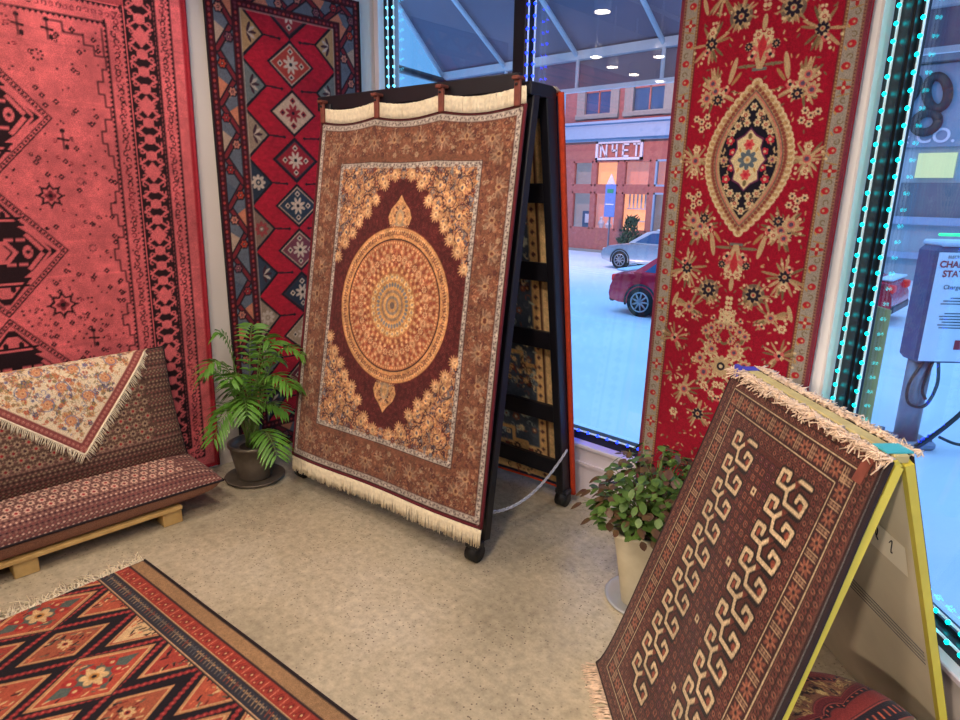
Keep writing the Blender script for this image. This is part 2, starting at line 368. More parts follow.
# ---- red floral rug hanging by the window
def pat_floral():
    W, H, z0 = .36, 2.65, .22; red = (158, 15, 42); be = (196, 166, 124); dk = (34, 26, 44); gn = (120, 104, 72); pk = (206, 104, 98); cr = (218, 196, 152)
    c = Canvas(W, H, .003, red); rs = random.Random(3)
    c.a *= (1+c.noise(.06, .008, 2))[..., None]
    c.rect(0, 0, .014, H, (128, 52, 70)); c.rect(.014, 0, .024, H, (150, 110, 84)); c.rect(.024, 0, .072, H, (160, 150, 136)); c.rect(.072, 0, .082, H, (140, 96, 66)); c.rect(.082, 0, .087, H, (110, 24, 42))
    for k in range(int(H/.012)): c.ell(.019, k*.012, .003, .003, (90, 50, 60)); c.ell(.077, k*.012, .003, .003, (190, 160, 110))
    for k in range(int(H/.072)):
        y = .04+k*.072; x = .048
        if k % 4 == 0:
            for a in range(4): c.leaf(x, y, .024, a*PI/2, .012, (178, 40, 44))
            c.ell(x, y, .006, .006, cr); c.path([(x-.02, y+.022), (x+.018, y+.03)], .004, (170, 130, 70)); c.path([(x-.02, y-.022), (x+.018, y-.03)], .004, (170, 130, 70))
        else: c.ell(x+(.004 if k % 2 else -.004), y, .015, .013, (184, 36, 46)); c.ell(x, y, .005, .005, be); c.curl(x-.006, y+.03, .012, k, .0035, gn); c.leaf(x+.01, y-.02, .018, 1, .007, (196, 150, 90))
    cx = .36                                             # centre line of the rug
    Y = lambda z: z-z0
    def rose(x, z, r, kind=0):
        y = Y(z)
        if kind == 0: c.flower(x, y, r*1.05, 8, be, pk, (70, 60, 80), .2); c.ell(x, y, r*.5, r*.5, pk); c.ell(x, y, r*.28, r*.28, (90, 74, 96))
        elif kind == 1: c.ell(x, y, r*.9, r*.9, be); c.flower(x, y, r*.9, 8, dk, be, (180, 60, 60))
        elif kind == 2: c.flower(x, y, r, 6, cr, (170, 60, 56), cr)
        else:
            for a in range(5): c.ell(x+.55*r*math.cos(a*1.257), y+.55*r*math.sin(a*1.257), r*.36, r*.36, cr if a % 2 else pk)
            c.ell(x, y, r*.3, r*.3, dk)
    def spray(x, z, r, n=12, seed=0):
        q = random.Random(seed+int(z*100)); y = Y(z)
        for k in range(n):
            a = q.random()*2*PI; L = r*q.uniform(.75, 1.25)
            c.leaf(x+.3*r*math.cos(a), y+.3*r*math.sin(a), L, a, r*.18, q.choice([be, gn, (166, 140, 100), (150, 120, 84), (186, 150, 110)]))
            if k % 2: c.ell(x+L*1.1*math.cos(a+.3), y+L*1.1*math.sin(a+.3), .006, .006, cr)
    def bunch(x, z, r):
        spray(x, z, r*1.1, 18, 7)
        rose(x, z, r*.5, 0); rose(x+r*.45, z-r*.35, r*.36, 2); rose(x-r*.45, z-r*.3, r*.34, 1); rose(x+r*.1, z+r*.6, r*.3, 2)
    for s in (1, -1):                                    # mirrored about the medallion's height
        zz = lambda d: 1.745+s*d
        # vase on the axis
        y = Y(zz(.335)); c.rect(cx-.028, y-.006*1, cx+.028, y+.006, (110, 116, 110)); c.poly([(cx-.01, y), (cx-.045, y+s*.10), (cx, y+s*.13), (cx, y)], be)
        for k in range(5): c.leaf(cx-.01, Y(zz(.40)), .07-.006*k, s*(PI/2+.25*k), .014, (be, pk, cr)[k % 3])
        c.poly([(cx, Y(zz(.36))), (cx-.018, Y(zz(.42))), (cx, Y(zz(.46)))], (190, 50, 60))
        rose(cx-.035, zz(.385), .022, 3); rose(cx-.052, zz(.42), .018, 1); rose(cx-.02, zz(.46), .02, 2)
        for q in (-.03, -.015): c.leaf(cx+q, Y(zz(.35)), .06, PI, .012, (130, 120, 90))
        c.ell(cx, Y(zz(.50)), .010, .03, be)
        # bouquets beside the medallion's shoulders
        bunch(.19, zz(.27), .058); rose(.155, zz(.245), .03, 0); rose(.205, zz(.235), .024, 1); rose(.175, zz(.30), .028, 0); rose(.235, zz(.27), .02, 3)
        c.leaf(.245, Y(zz(.29)), .10, s*1.35, .022, be); c.leaf(.255, Y(zz(.285)), .06, s*.9, .014, (170, 130, 84))
        # five small cups on stems
        for (dx, dz) in ((.0, .0), (.022, .018), (-.024, .012), (.002, -.03), (.03, -.016)): rose(.145+dx, zz(.155)+dz, .015, 2); c.ell(.145+dx, Y(zz(.155)+dz), .004, .004, (40, 60, 60))
        # upper field
        spray(.15, zz(.45), .062, 16, 3); rose(.15, zz(.45), .028, 1); rose(.15, zz(.49), .02, 2); rose(.135, zz(.42), .018, 3)
        c.ell(.262, Y(zz(.535)), .046, .046, (120, 100, 84)); spray(.262, zz(.54), .05, 16, 5); rose(.262, zz(.535), .036, 1)
        spray(.18, zz(.62), .055, 14, 9); rose(.18, zz(.62), .026, 0); rose(.13, zz(.66), .02, 2); rose(.21, zz(.66), .016, 3)
        c.leaf(.12, Y(zz(.56)), .07, s*1.9, .018, be)
        spray(.125, zz(.77), .05, 14, 19); rose(.125, zz(.77), .024, 3)
        # tall bunch on the axis
        for k in range(26):
            q = random.Random(k); dz = .62+k*.0155; wd = .14*math.sin(min(1, max(0, (dz-.60)/.42))*PI)**.8
            x = cx-q.uniform(0, 1)*wd; 
            c.leaf(x, Y(zz(dz)), .04, q.random()*6, .012, q.choice([gn, be, (150, 120, 84)]))
            rose(x, zz(dz), q.uniform(.014, .026), q.choice([0, 2, 3, 2]))
        c.flower(cx, Y(zz(.86)), .05, 8, be, dk, cr); rose(cx-.075, zz(.90), .034, 0); rose(cx-.10, zz(.84), .03, 0); rose(cx-.05, zz(.79), .028, 0)
        for k in range(6): c.ell(cx-.008, Y(zz(.56+.02*k)), .008, .009, cr)
        spray(.20, zz(1.0), .055, 14, 29); rose(.20, zz(1.0), .032, 0); spray(.28, zz(1.10), .05, 14, 39); rose(.28, zz(1.10), .03, 1); rose(.16, zz(1.12), .022, 2)
        spray(.14, zz(.93), .04, 10, 49)
    spray(.135, 1.745, .05, 18, 70); rose(.135, 1.745, .03, 0); rose(.135, 1.79, .018, 2); rose(.135, 1.70, .018, 2)
    for k in range(300):
        x = rs.uniform(.10, .35); z = rs.uniform(.25, 2.85); j, i = int(Y(z)/c.q), int(x/c.p)
        if 0 < j < c.ny and c.a[j, i, 0] > 140 and c.a[j, i, 1] < 40: c.leaf(x, Y(z), .018, rs.random()*6, .006, rs.choice([be, gn, (200, 160, 110)]))
    # medallion
    zc = Y(1.745)
    def ves(a, b, n=40): return [(cx-a*math.cos(t*PI/2)**.92 if abs(t) < .999 else cx, zc+b*t) for t in np.linspace(-1, 1, n)]
    for t in np.linspace(-1, 1, 27):
        c.ell(cx-.160*math.cos(t*PI/2)**.9, zc+.285*t, .021, .019, cr); c.ell(cx-.164*math.cos(t*PI/2)**.9, zc+.285*t, .011, .009, (190, 150, 104))
    c.poly(ves(.156, .285), (176, 140, 100))
    for t in np.linspace(-1, 1, 41): c.ell(cx-.146*math.cos(t*PI/2)**.9, zc+.272*t, .007, .007, (140, 70, 60))
    c.poly(ves(.138, .262), (110, 96, 84)); c.poly(ves(.133, .256), (200, 120, 104)); c.poly(ves(.126, .246), (186, 158, 118)); c.poly(ves(.116, .232), (24, 20, 36))
    q = random.Random(1)
    for (dx, dz, r, kd) in ((.03, .17, .02, 2), (.0, .20, .016, 2), (.055, .13, .018, 2), (.08, .075, .02, 3), (.065, .03, .017, 3), (.098, .0, .018, 0), (.04, .155, .012, 1), (.02, .14, .016, 2), (.075, .105, .014, 2)):
        for sg in (-1, 1):
            rose(cx-dx, 1.745+sg*dz, r, kd)
            if kd == 3: c.flower(cx-dx, zc+sg*dz, r*.9, 5, (196, 36, 60), cr)
    for k in range(34):
        a = q.uniform(-1.4, 1.4); x = cx-.108*math.cos(a)*q.uniform(.75, 1); c.leaf(x, zc+.2*math.sin(a), .016, q.random()*6, .006, be)
    P = [(0, -.115), (.022, -.09), (.05, -.075), (.045, -.045), (.055, -.02), (.07, 0), (.055, .02), (.045, .045), (.05, .075), (.022, .09), (0, .115)]
    c.poly([(cx-x*1.12, zc+y*1.07) for x, y in P], (110, 44, 84)); c.poly([(cx-x, zc+y) for x, y in P], (226, 206, 158))
    c.flower(cx, zc, .04, 8, (96, 110, 120), cr, (196, 150, 90))
    for sg in (-1, 1): c.flower(cx, zc+sg*.058, .022, 6, (216, 84, 84), (196, 36, 60)); c.leaf(cx-.03, zc+sg*.03, .02, sg*2, .008, (200, 150, 90)); c.ell(cx, zc+sg*.09, .008, .012, gn)
    t = c.mirror(True, False); t.a *= (1+t.noise(.05, .006, 4))[..., None]
    return t

# ---- brown prayer sized rug on the easel
def pat_turkmen():
    W, H = .74, 1.20; br = (64, 32, 28); cr = (222, 196, 156); rd = (134, 66, 50); dk = (22, 13, 15); md = (116, 58, 46)
    c = Canvas(W, H, .003, br); rs = random.Random(2)
    c.frame(0, .012, (50, 22, 24))
    def run(d, w, n, f):
        """repeat f(x, y, horizontal, k) along the four sides"""
        for k in range(int((H-2*d)/n)+1):
            y = d+k*n
            if y < H-d: f(d, y, 0, k); f(W-d, y, 0, k)
        for k in range(int((W-2*d)/n)+1):
            x = d+k*n
            if x < W-d: f(x, d, 1, k); f(x, H-d, 1, k)
    def small(x, y, h, k):
        c.ell(x, y, .007, .007, (150, 92, 74) if k % 2 else (120, 60, 50)); c.ell(x, y, .003, .003, dk)
    run(.022, 0, .0165, small); run(.040, 0, .0165, small)
    for d in (.012, .031, .049, .132, .142): c.path([(d, d), (W-d, d), (W-d, H-d), (d, H-d)], .0022, (150, 96, 78) if d != .031 else dk, True)
    c.frame(.052, .115, (60, 26, 26)); 
    for d in (.056, .112): c.path([(d, d), (W-d, d), (W-d, H-d), (d, H-d)], .0032, cr, True)
    def star(x, y, h, k):
        if k % 2 == 0:
            for a in range(4): c.leaf(x, y, .024, a*PI/2+PI/4, .009, (150, 86, 66)); c.leaf(x, y, .022, a*PI/2, .007, (170, 110, 84))
            c.ell(x, y, .005, .005, dk)
        else:
            o = .020
            for q in (-1, 0, 1):
                if h: c.line(x+q*.008, y-o, x+q*.008, y+o, .003, (196, 160, 124)); c.line(x-.01, y+q*.012, x+.01, y+q*.012, .0025, (196, 160, 124))
                else: c.line(x-o, y+q*.008, x+o, y+q*.008, .003, (196, 160, 124)); c.line(x+q*.012, y-.01, x+q*.012, y+.01, .0025, (196, 160, 124))
    run(.084, 0, .033, star)
    c.frame(.116, .158, (66, 28, 26)); run(.1265, 0, .018, small); run(.147, 0, .018, small)
    for d in (.137, .158): c.path([(d, d), (W-d, d), (W-d, H-d), (d, H-d)], .0022, (150, 96, 78), True)
    x0 = .160; c.rect(x0, x0, W-x0, H-x0, (88, 38, 30))
    # centre lattice of little squares
    wI = W-2*x0
    for i in range(5):
        for j in range(31):
            x = W/2-.058+i*.029; y = x0+.014+j*.029
            if y > H-x0: continue
            col = rs.choice([(150, 84, 66), (138, 66, 52), (120, 58, 48), (112, 48, 54)])
            c.poly([(x-.013, y-.011), (x+.011, y-.013), (x+.013, y+.011), (x-.011, y+.013)], dk); c.poly([(x-.010, y-.009), (x+.009, y-.010), (x+.010, y+.009), (x-.009, y+.010)], col)
            c.rect(x-.005, y-.005, x+.005, y+.005, dk); c.rect(x-.002, y-.002, x+.003, y+.003, (176, 120, 100) if rs.random() < .5 else rd)
    for (i, j) in ((2, 26), (3, 19), (2, 12), (3, 5)):
        x = W/2-.058+i*.029; y = x0+.014+j*.029
        c.rect(x-.011, y-.011, x+.011, y+.011, cr); c.rect(x-.004, y-.004, x+.004, y+.004, br)
    # two columns of cream running hooks
    for colx, flip in ((x0+.074, 1), (W-x0-.074, 1)):
        c.rect(colx-.074, x0, colx+.074, H-x0, (84, 36, 28))
        n = 11; st = (H-2*x0)/n; g = 1.38
        for k in range(n):
            y = x0+(k+.5)*st; a = .046
            for (w, cc) in ((.025, dk), (.0122, cr)):
                c.path([(colx+u*g, y+v*g) for u, v in ((a*.95, .026), (.012, .026), (-.012, -.004), (-.045, -.004), (-.045, .024), (-.022, .026), (-.022, .012))], w, cc)
                c.path([(colx+u*g, y+v*g) for u, v in ((-.012, -.004), (-.004, -.028), (.045, -.028), (.048, -.002), (.024, .002), (.022, -.010))], w, cc)
            c.ell(colx-.046, y+.014, .007, .012, (150, 74, 54)); c.ell(colx+.052, y-.020, .008, .010, (150, 74, 54)); c.poly([(colx-.004, y+.03), (colx+.022, y+.03), (colx+.008, y+.008)], (116, 54, 42))
    c.a *= .88*(1+c.noise(.14, .005, 2)+c.noise(.08, .1, 3))[..., None]
    return c

# ---- flat woven kilim on the floor.  x runs along the long side, y inward from the bound side
def pat_kilim():
    W, H = 1.75, 1.45; dk = (30, 24, 30); og = (168, 74, 56); tn = (184, 130, 88); cr = (206, 170, 120); rd = (150, 44, 44); tl = (84, 92, 84)
    c = Canvas(W, H, .0035, dk); rs = random.Random(9)
    def band(flip):
        Y = (lambda y: H-y) if flip else (lambda y: y)
        R = lambda a, b, col: c.rect(0, min(Y(a), Y(b)), W, max(Y(a), Y(b)), col)
        R(0, .008, (28, 22, 26)); R(.008, .062, (150, 116, 82)); R(.062, .068, dk); R(.068, .122, (150, 58, 46)); R(.122, .128, (190, 150, 110)); R(.128, .132, dk); R(.132, .186, (48, 48, 56)); R(.186, .191, (196, 158, 118)); R(.191, .196, dk)
        for k in range(int(W/.018)):
            x = k*.018; y = Y(.095)
            if k % 3 == 0: c.poly([(x-.010, y), (x, y-.016), (x+.010, y), (x, y+.016)], (110, 34, 34)); c.ell(x, y, .004, .005, cr)
            elif k % 3 == 1: c.line(x, y-.018, x+.004, y+.018, .004, (206, 120, 96)); 
            else: c.line(x-.004, y+.014, x+.006, y-.014, .005, (120, 36, 36)); c.ell(x, y+.014, .003, .003, cr)
            y = Y(.159); col = rs.choice([(120, 104, 88), (150, 124, 96), (86, 84, 86), (130, 70, 54)])
            c.line(x-.006, y-.016, x+.006, y+.012, .005, col); c.ell(x+.006, y-.008, .005, .004, rs.choice([col, (168, 130, 90)]))
    c2 = None
    def diamond(cx, cy, ax, ay, fill, kind):
        def D(f, col): c.poly([(cx-ax*f, cy), (cx, cy-ay*f), (cx+ax*f, cy), (cx, cy+ay*f)], col)
        D(1, dk); D(.955, tn); D(.87, rd if sum(fill) > 400 else cr); D(.83, fill)
        q = random.Random(int(cx*100+cy*1000))
        if kind == 'big':
            D(.45, tl); 
            for a in range(6):
                t = a*PI/3; c.ell(cx+ax*.36*math.cos(t), cy+ay*.36*math.sin(t), ax*.17, ay*.11, (160, 50, 46)); c.ell(cx+ax*.36*math.cos(t), cy+ay*.36*math.sin(t), ax*.05, ay*.035, cr)
            for sg in (-1, 1): c.poly([(cx-ax*.2, cy+sg*ay*.42), (cx, cy+sg*ay*.68), (cx+ax*.2, cy+sg*ay*.42), (cx, cy+sg*ay*.3)], (82, 92, 86)); c.poly([(cx+sg*ax*.45, cy-ay*.12), (cx+sg*ax*.62, cy), (cx+sg*ax*.45, cy+ay*.12)], (82, 92, 86))
            c.flower(cx, cy, .045, 6, cr, (176, 120, 60), dk)
        for k in range(26 if kind == 'big' else 44):
            u = q.uniform(-.7, .7); v = q.uniform(-1, 1)*(.72-abs(u))
            if kind == 'big' and abs(u)+abs(v) < .5: continue
            x, y = cx+u*ax, cy+v*ay
            c.line(x, y, x+q.uniform(-.012, .012), y+q.uniform(.006, .022), .006, q.choice([cr, (120, 44, 38), (92, 88, 74), (206, 110, 76), dk]))
        if kind != 'big': c.flower(cx, cy, .026, 8, cr, (150, 50, 44), dk)
    P = .245
    # lattice rows: dark ground with red beads, diamonds between
    for r in range(8):
        cy = .177+r*.2515
        for k in range(-1, 9):
            cx = .08+k*P+(P/2 if 0 else 0)
            pass
    rows = [(.177, .0, 1), (.430, .0, 0), (.683, .0, 1), (.936, .0, 0), (1.189, 0, 1), (1.442, 0, 0)]
    for cy, _, odd in rows:                                 # bead lines
        for k in range(-1, 9):
            cx = .08+k*P+(P/2 if odd else 0)
            for sg in (-1, 1):
                x0, y0, x1, y1 = cx-P/2*1.0, cy+.0, cx, cy+sg*.253
                for (xa, ya, xb, yb) in ((cx-P/2-.0, cy, cx, cy+sg*.253), (cx+P/2, cy, cx, cy+sg*.253)):
                    n = 13
                    for t in range(n):
                        f = (t+.5)/n; c.ell(xa+(xb-xa)*f, ya+(yb-ya)*f, .009, .012, (140, 46, 46))
                        c.ell(xa+(xb-xa)*f, ya+(yb-ya)*f, .003, .004, (190, 90, 80))
    for ri, (cy, _, odd) in enumerate(rows):
        for k in range(-1, 9):
            cx = .08+k*P+(P/2 if odd else 0)
            if odd: diamond(cx, cy, .104, .178, [(172, 82, 60), (206, 172, 126), (158, 64, 52)][(k+ri) % 3], 'small')
            elif (k+ri//2) % 2 == 1: diamond(cx, cy, .090, .160, (158, 84, 60), 'small')
            else: diamond(cx, cy, .132, .218, (172, 74, 56), 'big')
    band(False); band(True)
    c.a *= (1+c.noise(.08, .008, 2)+c.noise(.06, .2, 3))[..., None]
    return c

# ---- cushions: rows of small blossoms, busy diaper borders
def pat_cushion(W, H, seed, base=(92, 62, 58), lt=(176, 140, 118)):
    c = Canvas(W, H, .0035, base); rs = random.Random(seed)
    nx_ = int(W/.042); ny_ = int(H/.036)
    for j in range(ny_+1):
        for i in range(nx_+1):
            x = i*.042+(.021 if j % 2 else 0); y = j*.036
            edge = y < .12 or y > H-.07 or x > W-.17
            if edge:
                for r_ in range(4):
                    for q in (0, 1): c.ell(x+q*.021+(.0105 if r_ % 2 else 0), y+r_*.009, .0052, .0042, ((66, 40, 44), lt, (128, 72, 70), (150, 112, 98))[(r_+j) % 4])
            else:
                c.flower(x, y, .017, 8, lt, [(60, 34, 40), (150, 30, 40), (120, 26, 36)][(i+j) % 3]); c.ell(x+.021, y, .006, .006, (120, 84, 78)); c.ell(x+.021, y+.012, .003, .003, lt)
    for y in (.125, H-.105): c.rect(0, y, W, y+.006, (130, 96, 86))
    c.a *= (1+c.noise(.08, .006, seed)+c.noise(.07, .1, seed+1))[..., None]
    return c

def pat_cloth(S=.78):
    c = Canvas(S, S, .003, (226, 208, 176)); rs = random.Random(12)
    pal = [(196, 122, 84), (206, 150, 100), (110, 112, 150), (150, 130, 90), (190, 96, 76), (96, 90, 110), (206, 170, 120), (170, 120, 96), (120, 110, 80)]
    filigree(c, .05, .05, S-.05, S-.05, 3000, pal, rs, .010)
    for i in range(6):
        for j in range(6):
            x = .12+i*.115+rs.uniform(-.02, .02); y = .12+j*.115+rs.uniform(-.02, .02)
            c.flower(x, y, .027, 8, (206, 144, 104), (218, 172, 126), (160, 96, 78), rs.random()); c.curl(x, y, .036, rs.random()*6, .004, (120, 124, 156))
    c.frame(.0, .006, (220, 200, 160)); c.frame(.006, .040, (132, 72, 70)); c.frame(.040, .044, (214, 184, 150))
    for k in range(int(S/.02)):
        t = .01+k*.02
        for (x, y) in ((t, .023), (t, S-.023), (.023, t), (S-.023, t)): c.flower(x, y, .010, 6, (168, 96, 88), (206, 160, 136), (90, 34, 44))
    return c

# ---- dark blue and gold rug seen from behind inside the rack
def pat_blue():
    W, H = 1.30, 1.86; c = Canvas(W, H, .006, (64, 74, 88)); rs = random.Random(21)
    gd = (186, 150, 98); 
    c.frame(0, .012, (190, 66, 34)); c.frame(.012, .03, (30, 34, 60)); c.frame(.03, .14, (196, 166, 118)); c.frame(.14, .155, (80, 50, 40)); c.frame(.155, .20, (196, 160, 108))
    for k in range(60):
        for x in (.085, W-.085, .178, W-.178):
            c.flower(x, .05+k*.05, .022 if x in (.085, W-.085) else .012, 4, (90, 44, 44), (44, 48, 66), gd)
    filigree(c, .20, .20, W-.20, H-.2, 900, [(140, 156, 156), (90, 98, 110), (196, 180, 140), (120, 76, 64), (170, 176, 160)], rs, .020)
    for k in range(4):
        y = .15+k*.5
        for sx in (0, 1):
            X = (lambda v: v) if sx == 0 else (lambda v: W-v)
            c.path([(X(.20), y), (X(.28), y), (X(.28), y+.06), (X(.36), y+.06), (X(.36), y+.13), (X(.44), y+.13)], .022, gd)
            filigree(c, min(X(.20), X(.42)), y-.12, max(X(.20), X(.42)), y+.03, 60, [gd, (210, 180, 130), (60, 40, 40), (120, 60, 50)], rs, .018)
    c.a *= 1.22*(1+c.noise(.08, .012, 2))[..., None]
    return c

def pat_pouf():
    W, H = .72, .72; c = Canvas(W, H, .004, (96, 36, 34)); rs = random.Random(31)
    x = 0; k = 0
    while x < W:
        w = rs.choice([.055, .08, .03, .02]); kind = k % 5; col = [(104, 36, 34), (44, 26, 28), (134, 46, 38), (36, 24, 28), (120, 76, 50)][kind]
        c.rect(x, 0, x+w, H, col); c.rect(x, 0, x+.003, H, (160, 70, 56)); c.rect(x+w-.003, 0, x+w, H, (24, 16, 20))
        if kind in (0, 4) and w > .04: filigree(c, x+.01, 0, x+w-.01, H, 160, [(160, 90, 60), (60, 24, 28), (170, 120, 70)] if kind == 0 else [(196, 160, 96), (40, 26, 24), (170, 130, 76)], rs, .012, None)
        elif kind in (1, 3):
            for q in range(24): c.rect(x+w*.3, q*.03, x+w*.7, q*.03+.008, (196, 90, 60))
        x += w; k += 1
    return c

def pat_back_easel():
    c = Canvas(.70, 1.1, .01, (60, 28, 28)); c.frame(.02, .03, (160, 110, 90)); c.frame(.06, .07, (200, 160, 120))
    for i in range(5):
        for j in range(9): c.flower(.14+i*.105, .14+j*.105, .035, 8, (130, 60, 48), (30, 18, 20), (200, 170, 130))
    return c
# ================================================================= scene
import bpy
from mathutils import Vector, Matrix
COL = bpy.context.scene.collection
rnd = random.Random(77)
def V(*a): return np.array(a, float)
def srgb(r, g, b):
    f = lambda v: (v/255/12.92) if v/255 < .04045 else ((v/255+.055)/1.055)**2.4
    return (f(r), f(g), f(b), 1)

# ---------------------------------------------------------------- materials
def newmat(name):
    m = bpy.data.materials.new(name); m.use_nodes = True; nt = m.node_tree
    return m, nt, nt.nodes['Principled BSDF']
def mat(name, c, rough=.6, metal=0., noise=.0, scale=8., bump=0., coat=0., detail=4, c2=None, spec=.5):
    """plain surface: base colour broken up by a 3D noise, with optional bump"""
    m, nt, b = newmat(name); N = nt.nodes; L = nt.links
    b.inputs['Roughness'].default_value = rough; b.inputs['Metallic'].default_value = metal
    b.inputs['Specular IOR Level'].default_value = spec; b.inputs['Coat Weight'].default_value = coat
    tc = N.new('ShaderNodeTexCoord'); nz = N.new('ShaderNodeTexNoise'); nz.inputs['Scale'].default_value = scale; nz.inputs['Detail'].default_value = detail
    L.new(tc.outputs['Object'], nz.inputs['Vector'])
    cr = N.new('ShaderNodeValToRGB'); col = srgb(*c); a = c2 and srgb(*c2)
    cr.color_ramp.elements[0].position = .3; cr.color_ramp.elements[1].position = .7
    cr.color_ramp.elements[0].color = a if a else tuple(max(0, v*(1-noise)) for v in col[:3])+(1,)
    cr.color_ramp.elements[1].color = col if a else tuple(min(1, v*(1+noise)) for v in col[:3])+(1,)
    L.new(nz.outputs['Fac'], cr.inputs['Fac']); L.new(cr.outputs['Color'], b.inputs['Base Color'])
    if bump:
        bp = N.new('ShaderNodeBump'); bp.inputs['Strength'].default_value = bump; bp.inputs['Distance'].default_value = .01
        L.new(nz.outputs['Fac'], bp.inputs['Height']); L.new(bp.outputs['Normal'], b.inputs['Normal'])
    return m
def emit(name, c, s):
    m, nt, b = newmat(name); b.inputs['Base Color'].default_value = srgb(*c)
    b.inputs['Emission Color'].default_value = srgb(*c); b.inputs['Emission Strength'].default_value = s; return m
def woven(name, sheen=.15, gain=1., sat=1.):
    """reads the woven colours stored on the mesh, adds pile grain"""
    m, nt, b = newmat(name); N = nt.nodes; L = nt.links
    at = N.new('ShaderNodeAttribute'); at.attribute_name = 'weave'
    tc = N.new('ShaderNodeTexCoord'); nz = N.new('ShaderNodeTexNoise'); nz.inputs['Scale'].default_value = 260; nz.inputs['Detail'].default_value = 2
    L.new(tc.outputs['Object'], nz.inputs['Vector'])
    mr = N.new('ShaderNodeMapRange'); mr.inputs['From Min'].default_value = .3; mr.inputs['From Max'].default_value = .7; mr.inputs['To Min'].default_value = .72*gain; mr.inputs['To Max'].default_value = 1.22*gain
    L.new(nz.outputs['Fac'], mr.inputs['Value'])
    hs = N.new('ShaderNodeHueSaturation'); hs.inputs['Saturation'].default_value = sat
    L.new(at.outputs['Color'], hs.inputs['Color']); L.new(mr.outputs['Result'], hs.inputs['Value']); L.new(hs.outputs['Color'], b.inputs['Base Color'])
    b.inputs['Roughness'].default_value = .95; b.inputs['Specular IOR Level'].default_value = .15; b.inputs['Sheen Weight'].default_value = sheen
    bp = N.new('ShaderNodeBump'); bp.inputs['Strength'].default_value = .35; bp.inputs['Distance'].default_value = .003
    L.new(nz.outputs['Fac'], bp.inputs['Height']); L.new(bp.outputs['Normal'], b.inputs['Normal'])
    return m
def glassmat(name, tint=(1, 1, 1)):
    """thin pane: clear with a mirror share that grows at grazing angles"""
    m = bpy.data.materials.new(name); m.use_nodes = True; nt = m.node_tree; N = nt.nodes; L = nt.links
    for n in list(N): N.remove(n)
    o = N.new('ShaderNodeOutputMaterial'); mx = N.new('ShaderNodeMixShader'); t = N.new('ShaderNodeBsdfTransparent'); g = N.new('ShaderNodeBsdfGlossy')
    t.inputs['Color'].default_value = (*tint, 1); g.inputs['Roughness'].default_value = .0
    ge = N.new('ShaderNodeNewGeometry'); dp = N.new('ShaderNodeVectorMath'); dp.operation = 'DOT_PRODUCT'
    L.new(ge.outputs['Normal'], dp.inputs[0]); L.new(ge.outputs['Incoming'], dp.inputs[1])
    def M(op, a, b=None):
        n = N.new('ShaderNodeMath'); n.operation = op
        for i, v in enumerate((a, b)):
            if v is None: continue
            if isinstance(v, (int, float)): n.inputs[i].default_value = v
            else: L.new(v, n.inputs[i])
        return n.outputs[0]
    x = M('SUBTRACT', 1., M('ABSOLUTE', dp.outputs['Value'])); x = M('POWER', x, 5.); x = M('ADD', M('MULTIPLY', x, .92), .075)
    L.new(x, mx.inputs[0]); L.new(t.outputs[0], mx.inputs[1]); L.new(g.outputs[0], mx.inputs[2]); L.new(mx.outputs[0], o.inputs[0])
    return m
